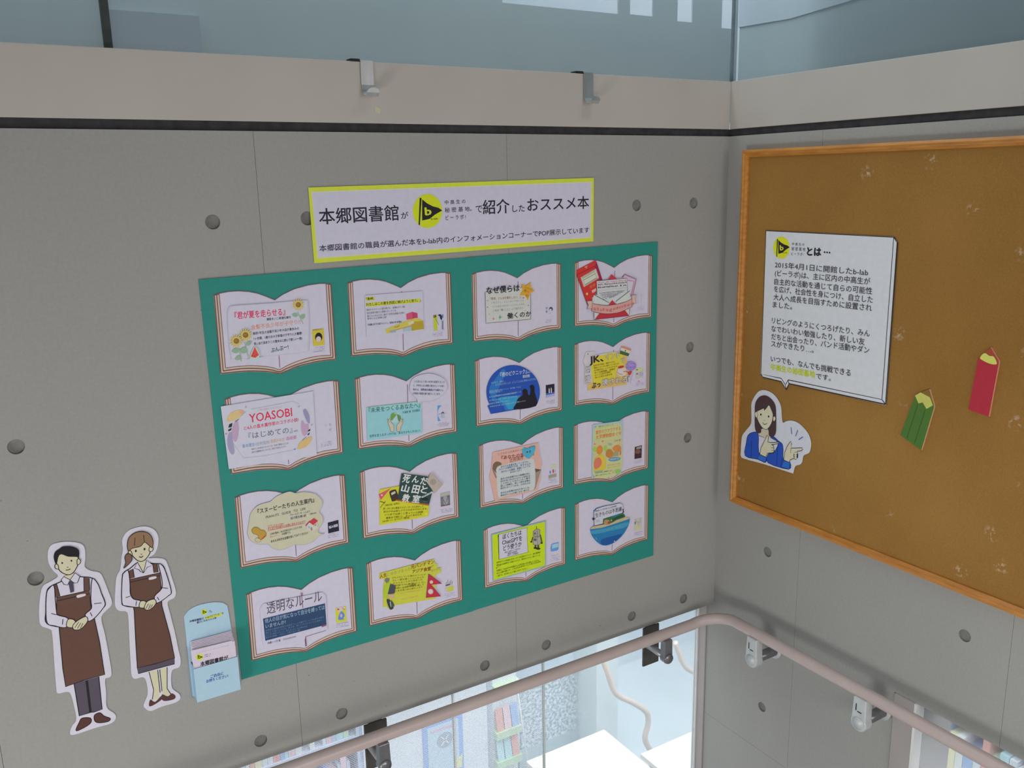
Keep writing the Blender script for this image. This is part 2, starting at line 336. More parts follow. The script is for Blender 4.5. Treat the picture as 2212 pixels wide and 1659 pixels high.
bookcase('bookcase', -1.4, -.20, 1.0, .24, [ZL, Z0 - 3.0, Z0 - 2.62, Z0 - 2.25, Z0 - 1.9], 'white bookcase seen through the lower right glass below the cork board', 'W', 5,
         'book in the bookcase behind right glass', 'books behind the lower right glass')
# freestanding partition with posters
pt = empty('display_partition', (.13, 2.82, ZL), 'plain white display partition beyond the middle glass pane, right of the bookcase', 'partition')
MB().box(-.33, .61, 2.82, 2.85, ZL + .05, Z0 - 3.2).build('panel', [M_PARTW], pt)
for x in (-.3, .56): MB().box(x, x + .03, 2.70, 2.97, ZL, ZL + .05).build('foot', [M_SHELF], pt)
def poster(px, y, mats, name, label, cat, thick=.004):
    a = at(*px[0], 1, y); b = at(*px[1], 1, y)
    r = empty(name, ((a.x + b.x) / 2, y, b.z), label, cat); x0, x1, z0, z1 = a.x, b.x, b.z, a.z
    MB().box(x0, x1, y, y + thick, z0, z1).build('sheet', [mats[0]], r)
    return r, x0, x1, z0, z1
MP = lambda n, c: noise_mat(n, c, c, 5, .5)
r_, x0, x1, z0, z1 = poster(((912, 1562), (1003, 1668)), 2.814, [MP('poster_blue', (.30, .48, .86))], 'poster', 'blue bordered poster with a grey cross mark on the white partition', 'poster')
MB().box(x0 + .035, x1 - .035, 2.812, 2.814, z0 + .03, z1 - .06).build('inner_panel', [MP('poster_pale_blue', (.62, .76, .88))], r_)
MB().box(x0 + .06, x1 - .07, 2.811, 2.812, z1 - .105, z1 - .085).build('heading_bar', [MP('poster_pink', (.80, .55, .68))], r_)
cx_, cz_ = (x0 + x1) / 2 + .01, z1 - .19
MB().prism([(cx_ + .06 * math.cos(i * math.pi / 12), 2.812, cz_ + .06 * math.sin(i * math.pi / 12)) for i in range(24)], (0, -.0015, 0)).build('round_mark', [MP('poster_grey', (.42, .48, .55))], r_)
xm = MB()
for s in (1, -1):
    xm.prism([(cx_ - .03 * s - .006, 2.8095, cz_ - .035), (cx_ - .03 * s + .006, 2.8095, cz_ - .035), (cx_ + .03 * s + .006, 2.8095, cz_ + .035), (cx_ + .03 * s - .006, 2.8095, cz_ + .035)], (0, -.001, 0))
xm.build('cross_mark', [MP('poster_white', (.85, .88, .9))], r_)
MB().prism([(x1 - .07, 2.812, z0 + .07), (x1 - .02, 2.812, z0 + .05), (x1 - .01, 2.812, z0 + .16), (x1 - .06, 2.812, z0 + .12)], (0, -.001, 0)).build('yellow_patch', [MP('poster_yellow', (.86, .86, .42))], r_)
# green/white magazine rack next to the partition
rk = empty('magazine_rack', (.76, 2.8, ZL), 'narrow magazine rack with pale green ledges beyond the glass', 'rack')
MB().box(.66, .86, 2.82, 2.95, ZL, Z0 - 3.3).build('body', [M_PARTW], rk)
for z in (-3.70, -4.06, -4.3):
    MB().box(.655, .865, 2.76, 2.82, Z0 + z, Z0 + z + .055).build('ledge', [MP('pale_green_ledge', (.60, .76, .52))], rk)
rr = random.Random(4)
for i, z in enumerate((-4.004, -4.244)):
    for j in range(3):
        x = .67 + j * .063
        b = MB().prism([(x, 2.775, Z0 + z), (x + .055, 2.775, Z0 + z), (x + .055, 2.805, Z0 + z + .165), (x, 2.805, Z0 + z + .165)], (0, .004, 0)).build('magazine', [PASTEL[rr.choice([1, 3, 7, 4, 9])]], None)
        tag(b, 'pastel magazine leaning on a green ledge of the narrow rack', 'magazine', 'magazines on the green rack')
# speckled window poster panel (foliage / gravel print)
m, n, l, b = nodes('speckled_print', .6)
tc = n.new('ShaderNodeTexCoord'); t = n.new('ShaderNodeTexNoise'); t.inputs['Scale'].default_value = 45; t.inputs['Detail'].default_value = 6; l.new(tc.outputs['Object'], t.inputs['Vector'])
rp = n.new('ShaderNodeValToRGB'); rp.color_ramp.elements[0].position = .4; rp.color_ramp.elements[1].position = .6
rp.color_ramp.elements[0].color = (.30, .40, .46, 1); rp.color_ramp.elements[1].color = (.80, .86, .9, 1); l.new(t.outputs[0], rp.inputs[0]); l.new(rp.outputs[0], b.inputs['Base Color'])
sp = empty('speckled_screen', (1.15, 2.83, ZL), 'grey blue speckled screen panel beyond the right glass pane', 'screen')
MB().box(.90, 1.40, 2.83, 2.85, ZL + .18, Z0 - 3.78).build('speckled_panel', [m], sp)
MB().box(.88, 1.42, 2.825, 2.855, Z0 - 3.78, Z0 - 3.70).build('top_rail', [MP('screen_rail', (.50, .60, .64))], sp)
MB().box(.88, 1.42, 2.825, 2.855, ZL, ZL + .18).build('base_board', [MP('screen_rail', (.50, .60, .64))], sp)
cl = MB().box(1.42, 1.62, 2.6, 2.9, ZL, Z0 - 2.2).build('pillar', [MP('pillar_pale', (.72, .78, .80))], None); tag(cl, 'pale square pillar beyond the right glass pane beside the speckled screen', 'pillar')
# cream tables
M_CREAM = noise_mat('cream_table_top', (.80, .74, .64), (.82, .77, .68), 3, .4)
def table(x0, x1, y0, y1, z, label):
    r = empty('reading_table', ((x0 + x1) / 2, (y0 + y1) / 2, ZL), label, 'table')
    MB().box(x0, x1, y0, y1, z - .03, z).build('tabletop', [M_CREAM], r, bevel=.003)
    for x in (x0 + .04, x1 - .08):
        for y in (y0 + .04, y1 - .08): MB().box(x, x + .04, y, y + .04, ZL, z - .03).build('leg', [M_SHELF], r)
zt_ = Z0 - 3.72
a = at(1305, 1575, 2, zt_); b = at(1137, 1645, 2, zt_); c = at(1375, 1632, 2, zt_)
table(b.x, a.x, a.y - 1.1, a.y, zt_, 'cream topped table just beyond the glass, its back corner below the handrail')
table(a.x + .035, a.x + .75, c.y - .9, c.y, zt_, 'second cream topped table at the bottom edge, right of the first')
# ghost rails: handrail reflections in the glass, modelled as peach tubes
M_PEACH = noise_mat('peach_rail_reflection', (.72, .58, .50), (.78, .64, .55), 10, .4)
def sm(p, n=6):
    out = []
    for i in range(len(p) - 1):
        a, b, c, d = p[max(i - 1, 0)], p[i], p[i + 1], p[min(i + 2, len(p) - 1)]
        for k in range(n):
            t = k / n; out.append(.5 * ((2 * b) + (c - a) * t + (2 * a - 5 * b + 4 * c - d) * t * t + (3 * b - a - 3 * c + d) * t ** 3))
    return out + [p[-1]]
for pts, lab in ((((1302, 1425), (1312, 1450), (1330, 1497), (1368, 1518), (1396, 1538), (1400, 1562), (1394, 1600), (1420, 1640)), 'bent peach coloured ghost handrail beyond the glass left of the wall bracket'),
                 (((1458, 1388), (1466, 1408), (1476, 1433), (1492, 1448), (1530, 1460)), 'short peach handrail beyond the glass close to the corner post')):
    p = sm([at(x, y, 1, 2.25) for x, y in pts]); p.append(Vector((p[-1].x, p[-1].y, ZL)))
    hr_ = empty('handrail_reflection', (p[-1].x, p[-1].y, ZL), lab, 'handrail')
    MB().tube(p, .021, 12).build('rail', [M_PEACH], hr_, True)
p0 = at(1114, 1462, 1, 2.72); p1 = at(1141, 1655, 1, 2.72); d_ = (p1 - p0); p2 = p0 + d_ * ((ZL - p0.z) / d_.z)
tag(MB().tube([p0, p2], .006, 10).build('slanting_stripe', [M_WHITETRIM], None, True), 'thin white pole leaning beside the green rack beyond the glass', 'pole')  # thin tube drawn along a slanting white line
# ------------------------------------------------------------------ handrail with its brackets
M_ARM = noise_mat('satin_grey_arm', (.40, .40, .41), (.46, .46, .47), 40, .35, .5)
zl_, zr_ = -1.630 + Z0, -1.602 + Z0
hd = empty('handrail', (-.1, -.1, zl_), 'pinkish beige round handrail bending round the concrete corner', 'handrail')
pts = [Vector((-4.1, -.095, zl_)), Vector((-3, -.095, zl_)), Vector((-1.5, -.095, zl_)), Vector((-.6, -.095, zl_)), Vector((-.3, -.095, zl_))]
rb = .095
for k in range(13):
    a = math.pi / 2 * k / 12; t = k / 12
    pts.append(Vector((-.095 - rb + rb * math.sin(a), -.095 - rb + rb * math.cos(a), zl_ + (zr_ - zl_) * t)))
pts += [Vector((-.095, -.3, zr_)), Vector((-.095, -1, zr_)), Vector((-.095, -2, zr_)), Vector((-.095, -4.1, zr_))]
MB().tube(pts, .0185, 24).build('rail', [M_RAIL], hd, True)
def lolly(cx, cz, ztop, r, hw, y0, y1):
    pr = [(cx - hw, ztop)] + [(cx + r * math.cos(a), cz + r * math.sin(a)) for a in [math.pi * (0.86 + 1.28 * k / 20) for k in range(21)]] + [(cx + hw, ztop)]
    return [(x, y0, z) for x, z in pr]
for X in (-.318, -1.341):
    z = -1.706 + Z0
    br = MB().tube([(X, -.006, z), (X, -.10, z)], .0115, 16).build('bracket', [M_ARM], hd, True)
    pl_ = MB().box(X - .012, X + .058, -.006, .001, -1.79 + Z0, -1.6445 + Z0).box(X + .005, X + .045, -.001, .010, -1.66 + Z0, -1.6436 + Z0)
    o = pl_.build('wall_plate', [M_BRONZE], br, origin=hd.location, bevel=.002)
    o = MB().prism(lolly(X, z, zl_ - .010, .019, .0155, -.122, -.098), (0, .024, 0)).build('stem', [M_DARKSTEEL], br, origin=hd.location, bevel=.002)
    o = MB().tube([(X, -.126, z), (X, -.121, z)], [.0165, .0175], 24).build('end_cap', [M_DARKSTEEL], br, True, origin=hd.location)
for Y in (-.296, -.713):
    z = -1.690 + Z0
    br = MB().tube([(-.004, Y, z), (-.088, Y, z)], .017, 16).build('bracket', [M_DARKSTEEL], hd, True)
    pr = [(-.118, p[0], p[2]) for p in lolly(Y, z, zr_ - .010, .026, .021, 0, 0)]
    MB().prism(pr, (.03, 0, 0)).build('stem', [M_PALEMETAL], br, origin=hd.location, bevel=.003)
    MB().tube([(-.010, Y, z), (0, Y, z)], .027, 24).build('wall_plate', [M_PALEMETAL], br, True, origin=hd.location)
    MB().tube([(-.1215, Y, z), (-.117, Y, z)], .019, 24).build('end_cap', [M_PALEMETAL], br, True, origin=hd.location)
    s = MB()
    for dy, dz, w, h in ((.010, .048, .003, .022), (-.002, .036, .014, .003)):
        s.box(-.1187, -.117, Y + dy - w / 2, Y + dy + w / 2, z + dz - h / 2, z + dz + h / 2)
    s.build('clip_slot', [M_BLACK], br, origin=hd.location)
# ------------------------------------------------------------------ two steel hooks over the beige band
def hook(X, label, mat):
    r = empty('band_hook', (X, 0, .085 + Z0), label, 'hook'); zT = .154 + Z0
    inner = [(.045, zT + .0005), (-.002, zT + .0005), (-.0025, zT - .055), (-.005, zT - .068), (-.016, zT - .082), (-.030, zT - .084), (-.037, zT - .074)]
    th = .0022
    prof = [Vector((X - .0165, y, z)) for y, z in inner]
    off = []
    for i, (y, z) in enumerate(inner):
        a = Vector(inner[max(i - 1, 0)]); b = Vector(inner[min(i + 1, len(inner) - 1)]); d = (b - a).normalized(); nn = Vector((d.y, -d.x))
        if i == 1: nn = Vector((-1, 1))
        off.append(Vector((X - .0165, y + nn.x * th, z + nn.y * th)))
    n = len(prof); mb = MB(); v = [p for p in prof] + off + [p + Vector((.033, 0, 0)) for p in prof] + [p + Vector((.033, 0, 0)) for p in off]
    f = []
    for i in range(n - 1):
        f += [(i, i + 1, n + i + 1, n + i), (2 * n + i, 3 * n + i, 3 * n + i + 1, 2 * n + i + 1), (i, 2 * n + i, 2 * n + i + 1, i + 1), (n + i, n + i + 1, 3 * n + i + 1, 3 * n + i)]
    f += [(0, n, 3 * n, 2 * n), (n - 1, 3 * n - 1, 4 * n - 1, 2 * n - 1)]
    mb.add(v, f).build('steel_strip', [mat], r)
    # rounded lip
    lip = [(X + .0165 * math.cos(a), -.037, zT - .076 + .012 * math.sin(a)) for a in [math.pi * k / 10 for k in range(11)]]
    MB().prism(lip, (0, -.002, 0)).build('lip', [mat], r)
    MB().box(X - .040, X - .0165, -.001, .028, zT + .0005, zT + .006).build('rubber_pad', [M_BLACK], r)
hook(-1.238, 'bright steel hook hanging over the beige band above the yellow-edged banner', M_STEEL)
hook(-.562, 'steel hook over the beige band, the one nearer the corner', M_STEEL)
sc_ = at(816, 238, 1, -.0006)
s = MB().prism([sc_ + Vector(v) for v in ((-.008, 0, -.004), (.004, 0, -.010), (.008, 0, .002), (-.001, 0, .008), (-.007, 0, .005))], (0, .0008, 0)).build('tape_scrap', [noise_mat('yellowed_tape', (.62, .60, .42), (.68, .66, .48), 50, .5)], None)
tag(s, 'tiny yellowed scrap of tape on the beige band below the left hook', 'tape')
# ------------------------------------------------------------------ flat printed things: paper, film, card
_dg = None
_TX = {}
def glyphs(s, bold=0):
    k = (s, bold)
    if k not in _TX:
        c = bpy.data.curves.new('t', 'FONT'); c.body = s; c.size = 1; c.resolution_u = 2; c.fill_mode = 'FRONT'
        o = bpy.data.objects.new('t', c); me = o.to_mesh()
        V = [(v.co.x, v.co.y) for v in me.vertices]; F = [tuple(p.vertices) for p in me.polygons]
        o.to_mesh_clear(); bpy.data.objects.remove(o); bpy.data.curves.remove(c)
        if bold:   # heavier strokes: four slightly shifted impressions of the same glyphs
            n = len(V); V = [(x + dx * bold, y + dy * bold) for dx, dy in ((-1, 0), (1, 0), (0, -.8), (0, .8)) for x, y in V]
            F = [tuple(i + n * q for i in f) for q in range(4) for f in F]
        _TX[k] = (V, F)
    return _TX[k]
V0, _ = glyphs('国'); YB = min(v[1] for v in V0); YH = max(v[1] for v in V0) - YB
def smooth(p, n=5, closed=True):
    p = [Vector(q) for q in p]; out = []; N = len(p)
    rng = range(N) if closed else range(N - 1)
    for i in rng:
        if closed: a, b, c, d = p[i - 1], p[i], p[(i + 1) % N], p[(i + 2) % N]
        else: a, b, c, d = p[max(i - 1, 0)], p[i], p[i + 1], p[min(i + 2, N - 1)]
        for k in range(n):
            t = k / n; q = .5 * ((2 * b) + (c - a) * t + (2 * a - 5 * b + 4 * c - d) * t * t + (3 * b - a - 3 * c + d) * t ** 3); out.append((q.x, q.y))
    if not closed: out.append(tuple(p[-1]))
    return out
LAY = .00005
class Art:
    """one flat printed thing on a wall; coordinates are read in a local frame (x0, y0, scale) of the survey photo and
    land in metres on the wall surface (ax 1: left wall, ax 0: right wall)"""
    def __init__(s, name, label, cat, frame, ax=1, off=.003, gain=None, group=None):
        s.fr = frame; s.ax = ax; s.off = off; s.lay = 1; s.parts = {}; s.gain = gain
        s.root = None; s.info = (name, label, cat, group); s.cur = 'sheet'
    def P(s, x, y):
        q = at(s.fr[0] + x / s.fr[2], s.fr[1] + y / s.fr[2], s.ax, -s.off); return (q.x if s.ax == 1 else -q.y, q.z)
    def W(s, u, v, d=0):
        return Vector((u, -s.off - d, v)) if s.ax == 1 else Vector((-s.off - d, -u, v))
    def part(s, n): s.cur = n; return s
    def _add(s, verts, faces, col):
        if s.root is None:
            n, l, c, g = s.info; s.root = empty(n, verts[0], l, c, g)
        p = s.parts.setdefault(s.cur, ([], [], [], []))
        if col not in p[3]: p[3].append(col)
        k = len(p[0]); p[0].extend(verts); p[1].extend(tuple(i + k for i in f) for f in faces); p[2].extend([p[3].index(col)] * len(faces))
    def _ccw(s, pts):
        a = sum(pts[i - 1][0] * pts[i][1] - pts[i][0] * pts[i - 1][1] for i in range(len(pts)))
        return pts if a > 0 else pts[::-1]
    def sheet(s, pts, col, thick=.0006, edge=None):
        u = s._ccw([s.P(*p) for p in pts]); n = len(u); s.uv = u
        fr_ = [s.W(a, b, 0) for a, b in u]; bk = [s.W(a, b, -thick) for a, b in u]
        s._add(fr_ + bk, [tuple(range(n)), tuple(range(2 * n - 1, n - 1, -1))], col)
        s._add([Vector(v) for v in fr_ + bk], [(i, n + i, n + (i + 1) % n, (i + 1) % n) for i in range(n)], edge or col)
        return s
    def poly(s, pts, col):
        s.lay += 1; u = s._ccw([s.P(*p) for p in pts]); s._add([s.W(a, b, s.lay * LAY) for a, b in u], [tuple(range(len(u)))], col); return s
    def sp(s, pts, col, n=5): return s.poly(smooth(pts, n), col)
    def ell(s, x, y, rx, ry, col, rot=0, n=24):
        c, d = math.cos(rot), math.sin(rot)
        return s.poly([(x + rx * math.cos(2 * math.pi * i / n) * c - ry * math.sin(2 * math.pi * i / n) * d, y + rx * math.cos(2 * math.pi * i / n) * d + ry * math.sin(2 * math.pi * i / n) * c) for i in range(n)], col)
    def line(s, pts, wd, col, closed=False, sm_=False):
        if sm_: pts = smooth(pts, 5, closed)
        s.lay += 1; u = [Vector(s.P(*p)) for p in pts]; n = len(u)
        a = Vector(s.P(*pts[0])); b = Vector(s.P(pts[0][0], pts[0][1] + 10)); h = (a - b).length / 10 * wd / 2
        A, B = [], []
        for i in range(n):
            if closed: p, q = u[i - 1], u[(i + 1) % n]
            else: p, q = u[max(i - 1, 0)], u[min(i + 1, n - 1)]
            d = (q - p); d = d.normalized() if d.length > 1e-9 else Vector((1, 0)); nn = Vector((-d.y, d.x)) * h
            A.append(s.W(*(u[i] + nn), s.lay * LAY)); B.append(s.W(*(u[i] - nn), s.lay * LAY))
        f = [(n + i, n + (i + 1) % n, (i + 1) % n, i) for i in (range(n) if closed else range(n - 1))]
        s._add(A + B, f, col); return s
    def shape(s, pts, col, wd=6, lc='1a1416', n=5):
        q = smooth(pts, n) if n > 1 else pts; s.poly(q, col); return s.line(q, wd, lc, True)
    def text(s, t, p0, p1, h, col, bold=0):
        """baseline from p0 to p1, character height h (local pixels)"""
        s.lay += 1; V, F = glyphs(t, bold)
        if not V: return s
        x0 = min(v[0] for v in V); x1 = max(v[0] for v in V)
        a = Vector(s.P(*p0)); b = Vector(s.P(*p1)); e = b - a; wv = e.length; e.normalize(); up = Vector((-e.y, e.x))
        if s.ax == 0 and e.x < 0: pass
        hh = (a - Vector(s.P(p0[0], p0[1] - h))).length
        sx = wv / (x1 - x0); sy = hh / YH
        nq = len(V) // 4 if bold else len(V)
        s._add([s.W(*(a + e * ((v[0] - x0) * sx) + up * ((v[1] - YB) * sy)), s.lay * LAY + (i // nq) * 1.2e-5) for i, v in enumerate(V)], F, col); return s
    def rows(s, t, p0, p1, h, dy, col, bold=0, n=None):
        for i, q in enumerate(t): s.text(q, (p0[0] + (dy[0]) * i, p0[1] + dy[1] * i), (p1[0] + dy[0] * i, p1[1] + dy[1] * i), h, col, bold)
        return s
    def greek(s, p0, p1, h, col, dens=.8, seed=1):
        """print too small to read: short uneven dashes along a line"""
        s.lay += 1; r = random.Random(seed); a = Vector(p0); b = Vector(p1); L = (b - a).length; x = 0; V = []; F = []; e = (b - a) / L
        while x < L:
            wd = h * r.uniform(.35, .8)
            if r.random() < dens:
                hh = h * r.uniform(.45, .9); y0 = h * r.uniform(0, .2)
                k = len(V)
                for (dx, dy) in ((0, -y0), (wd, -y0), (wd, -y0 - hh), (0, -y0 - hh)):
                    q = a + e * (x + dx); V.append(s.W(*s.P(q.x, q.y + dy), s.lay * LAY))
                F.append((k, k + 1, k + 2, k + 3))
            x += wd + h * r.uniform(.15, .35)
        s._add(V, F, col); return s
    def done(s, labels=None):
        for n, (v, f, m, cols) in s.parts.items():
            o = mesh_obj(n, v, f, [ink(c, s.gain) for c in cols], m, s.root, False, s.root.location)
            if labels and n in labels: o['label'] = labels[n]
        return s.root

# ---- green backing sheets
GR = '24756c'
fr0 = (0, 0, 1)
a = Art('backing_sheet', 'large green poster sheet on the left wall, left half under two columns of book cut-outs', 'poster sheet', fr0, off=.003)
a.sheet([(429, 604), (1009, 556.5), (1023, 1320), (523, 1468)], GR, .0025, '2a8074'); a.done()
a = Art('backing_sheet', 'narrower green poster sheet, right half under two columns of book cut-outs', 'poster sheet', fr0, off=.0034)
a.sheet([(1007, 556.3), (1421, 522), (1411, 1200), (1021, 1319.5)], GR, .0025, '2a8074'); a.done()

# ---- sixteen open-book cut-outs
F = {11: (440, 560, 6.144), 12: (730, 560, 7.9), 13: (1000, 550, 9.217), 14: (1220, 530, 9.217), 21: (460, 810, 7.135), 22: (750, 770, 7.9), 23: (1010, 730, 9.217), 24: (1220, 700, 9.217),
     31: (480, 1010, 7.213), 32: (760, 960, 7.9), 33: (1010, 900, 8.296), 34: (1220, 870, 8.733), 41: (510, 1210, 7.214), 42: (770, 1150, 7.9), 43: (1020, 1080, 8.295), 44: (1220, 1030, 8.733)}
CQ = {11: ((130, 480), (1690, 330), (1755, 1335), (225, 1525)), 12: ((150, 410), (1915, 240), (1965, 1440), (245, 1655)), 13: ((165, 390), (1940, 190), (1960, 1480), (215, 1740)),
      14: ((190, 335), (1750, 220), (1715, 1420), (200, 1635)), 21: ((160, 375), (1925, 100), (2015, 1195), (305, 1535)), 22: ((120, 390), (1835, 140), (1870, 1290), (200, 1585)),
      23: ((130, 460), (1865, 190), (1890, 1440), (188, 1772)), 24: ((180, 405), (1700, 185), (1690, 1350), (200, 1640)), 31: ((172, 465), (1895, 130), (1985, 1165), (310, 1575)),
      32: ((120, 480), (1790, 155), (1830, 1245), (210, 1615)), 33: ((180, 530), (1700, 195), (1725, 1275), (245, 1645)), 34: ((170, 430), (1590, 165), (1565, 1240), (175, 1555)),
      41: ((140, 540), (1805, 125), (1890, 1105), (260, 1570)), 42: ((160, 535), (1775, 145), (1810, 1155), (230, 1610)), 43: ((190, 550), (1660, 140), (1675, 1150), (235, 1585)), 44: ((185, 520), (1580, 160), (1560, 1175), (200, 1585))}
OUT = [(130, 480), (200, 455), (330, 430), (460, 421), (600, 430), (720, 455), (830, 495), (942, 541), (1050, 467), (1200, 395), (1380, 345), (1540, 322), (1640, 322), (1690, 332), (1755, 1335), (1600, 1352), (1450, 1378), (1250, 1427), (1110, 1487), (1012, 1522), (930, 1511), (800, 1497), (600, 1493), (420, 1507), (225, 1527)]
INL = [(205, 462), (330, 436), (460, 428), (600, 437), (720, 462), (830, 502), (942, 549), (1050, 474), (1200, 402), (1380, 352), (1540, 330), (1622, 328), (1685, 1276), (1500, 1288), (1300, 1335), (1120, 1405), (1008, 1462), (920, 1440), (800, 1422), (640, 1413), (480, 1420), (290, 1444)]
L1 = [(172, 470), (258, 1483)]; L0 = [(140, 478), (228, 1518)]
R1 = [(1655, 330), (1716, 1304)]; R0 = [(1686, 336), (1750, 1328)]
BT = [(290, 1444), (480, 1420), (640, 1413), (800, 1422), (920, 1440), (1008, 1462), (1120, 1405), (1300, 1335), (1500, 1288), (1685, 1276)]
BM = [(258, 1483), (460, 1456), (620, 1449), (800, 1456), (920, 1474), (1010, 1492), (1115, 1444), (1300, 1377), (1500, 1328), (1716, 1304)]
BB = [(232, 1517), (420, 1497), (600, 1484), (800, 1488), (930, 1502), (1012, 1513), (1108, 1479), (1250, 1419), (1450, 1369), (1600, 1343), (1748, 1327)]
# book template in wall metres, relative to its four corners
T = Art('t', '', '', F[11], off=.0042)
def uvq(a, k): return [a.P(*p) for p in CQ[k]]
q0 = uvq(T, 11)
def book_map(a, k):
    q = uvq(a, k); cx0 = sum(p[0] for p in q0) / 4; cz0 = sum(p[1] for p in q0) / 4
    cx1 = sum(p[0] for p in q) / 4; cz1 = sum(p[1] for p in q) / 4
    wx = (q[1][0] - q[0][0] + q[2][0] - q[3][0]) / (q0[1][0] - q0[0][0] + q0[2][0] - q0[3][0])
    wz = (q[0][1] - q[3][1] + q[1][1] - q[2][1]) / (q0[0][1] - q0[3][1] + q0[1][1] - q0[2][1])
    sh = ((q[1][1] - q[0][1]) + (q[2][1] - q[3][1])) / 2 / (q[1][0] - q[0][0])
    sh0 = ((q0[1][1] - q0[0][1]) + (q0[2][1] - q0[3][1])) / 2 / (q0[1][0] - q0[0][0])
    def f(p):
        u, v = T.P(*p); du = (u - cx0) * wx; return (cx1 + du, cz1 + (v - cz0) * wz + du * (sh - sh0))
    return f
WHT = 'b2aec2'
BL = {11: 'open book cut-out holding the sunflower card, top left of the green sheets', 12: 'open book cut-out with a yellow-highlighted text card, second in the top row',
      13: 'open book cut-out with the orange star card, third in the top row', 14: 'open book cut-out behind the red postbox and envelope card, top right corner',
      21: 'open book cut-out mostly covered by a wide white card with feathers, left column second row', 22: 'open book cut-out with the teal globe-in-hands card',
      23: 'open book cut-out behind the round dark blue night card', 24: 'open book cut-out with the yellow card and small tricolour flag',
      31: 'open book cut-out behind the cream cloud card, left column third row', 32: 'open book cut-out with the blackboard and yellow note card',
      33: 'open book cut-out with the salmon pink card, third row third column', 34: 'open book cut-out crossed by a tall narrow pastel card',
      41: 'open book cut-out with the dark navy strip card, bottom left of the green sheets', 42: 'open book cut-out with the yellow card and red pennant flags, bottom row second',
      43: 'open book cut-out behind the lime card with a toy robot, bottom row third', 44: 'open book cut-out with the half-round blue sea card, bottom right'}
class Uv:  # lets Art draw from wall coordinates
    pass
def book(k, tone='b0a498', brown='6e4644', spine=None):
    a = Art('book_cutout', BL[k], 'paper cut-out', F[k], off=.0042, group='open book cut-outs on the green sheets')
    f = book_map(a, k); oldP = a.P; a.P = lambda x, y: f((x, y))
    a.part('page_block').sheet(OUT, tone)
    a.part('page').poly(INL, WHT)
    a.part('page_outline')
    a.line(OUT[:14], 11, '6a5560'); a.line([(130, 480), (172, 470), (205, 462)], 14, brown); a.line([(1622, 328), (1655, 330), (1690, 336)], 12, brown)
    for l, w_ in ((L0, 15), (L1, 13), ([(205, 462), (290, 1444)], 9), (R0, 15), (R1, 13), ([(1622, 328), (1685, 1276)], 9)): a.line(l, w_, brown)
    for l, w_ in ((BT, 8), (BM, 14), (BB, 15)): a.line(l, w_, brown, sm_=True)
    a.line([(958, 590), (1009, 1436)], 9, '75506a')
    a.P = oldP
    return a
def thumb(a, pts, cols, cap=None, seed=0):
    a.part('cover_picture').poly(pts, cols)
    return a
def caption(a, x, y, w_, seed, slope=-.12):
    a.part('caption')
    for i in range(3): a.greek((x, y + 26 * i), (x + w_, y + 26 * i + slope * w_), 13, '8f8ca6', .7, seed + i)
def quad(x0, y0, x1, y1, x2, y2, x3, y3): return [(x0, y0), (x1, y1), (x2, y2), (x3, y3)]
def sunflower(a, x, y, r):
    for i in range(16):
        t = i / 16 * 2 * math.pi; c, s_ = math.cos(t), math.sin(t)
        a.poly([(x + c * r * .3 - s_ * r * .17, y + s_ * r * .3 + c * r * .17), (x + c * r, y + s_ * r), (x + c * r * .3 + s_ * r * .17, y + s_ * r * .3 - c * r * .17)], 'b4a45a' if i % 2 else 'c0ad66')
    a.ell(x, y, r * .62, r * .62, 'b5a55c'); a.ell(x, y, r * .38, r * .38, '7a5a30'); a.ell(x - r * .05, y - r * .05, r * .2, r * .2, '8a6a3a')
def leaf(a, x, y, l, w_, ang, col='7d9a80'):
    c, s_ = math.cos(ang), math.sin(ang)
    a.poly([(x + c * t * l - s_ * u * w_, y + s_ * t * l + c * u * w_) for t, u in ((0, 0), (.3, .45), (.7, .4), (1, 0), (.7, -.4), (.3, -.45))], col)
OC = .0050   # card height above the wall
def card(k, label, name='book_card'):
    return Art(name, label, 'card', F[k], off=OC + .0018, group=None)
BK = '2a2830'

# 11 sunflowers
b = book(11); b.part('cover_picture').poly(quad(1437, 935, 1590, 918, 1603, 1138, 1452, 1152), 'b3a638').ell(1525, 1035, 48, 62, '1c1820').ell(1523, 1062, 34, 40, 'b9a9a8').poly(quad(1500, 1100, 1560, 1092, 1562, 1120, 1502, 1124), 'b3a638')
b.text('君が夏を走らせる', (1450, 950), (1570, 936), 18, '5a5020'); caption(b, 1450, 1185, 150, 5); b.done()
a = card(11, 'clear white card with three sunflowers, watermelon and pink title on the top left book')
a.part('film').sheet(smooth([(340, 640), (400, 615), (900, 580), (1330, 545), (1385, 600), (1400, 900), (1390, 1180), (1340, 1240), (900, 1285), (420, 1330), (360, 1290), (325, 1000), (315, 720)], 4), 'b1afc0')
a.line(smooth([(350, 650), (410, 622), (900, 586), (1320, 552), (1375, 605), (1390, 900), (1380, 1180), (1330, 1232), (900, 1278), (420, 1322), (368, 1280), (333, 1000), (323, 730)], 4), 4, '9d9aae', True)
a.part('printed_title').text('『君が夏を走らせる』', (412, 797), (1085, 742), 92, 'c42a58', .02)
a.text('金髪不良少年が子守り!?', (630, 938), (1290, 858), 62, 'c98070', .012)
a.part('printed_text').text('瀬尾まいこ/新潮文庫刊', (835, 815), (1155, 785), 32, BK, .015)
a.text('高校1年生の金髪不良少年大田が夏休みの', (655, 1005), (1265, 935), 36, BK, .012)
a.text('1ヶ月間、1歳の女の子鈴香の子守りに大奮闘!', (665, 1075), (1305, 998), 36, BK, .012)
a.text('笑いあり涙あり!この夏休みに読んで欲しい一冊♪', (668, 1143), (1310, 1066), 36, BK, .012)
a.text('ぶんぶー!', (895, 1242), (1130, 1190), 62, '2c4a48', .02)
a.part('sunflowers')
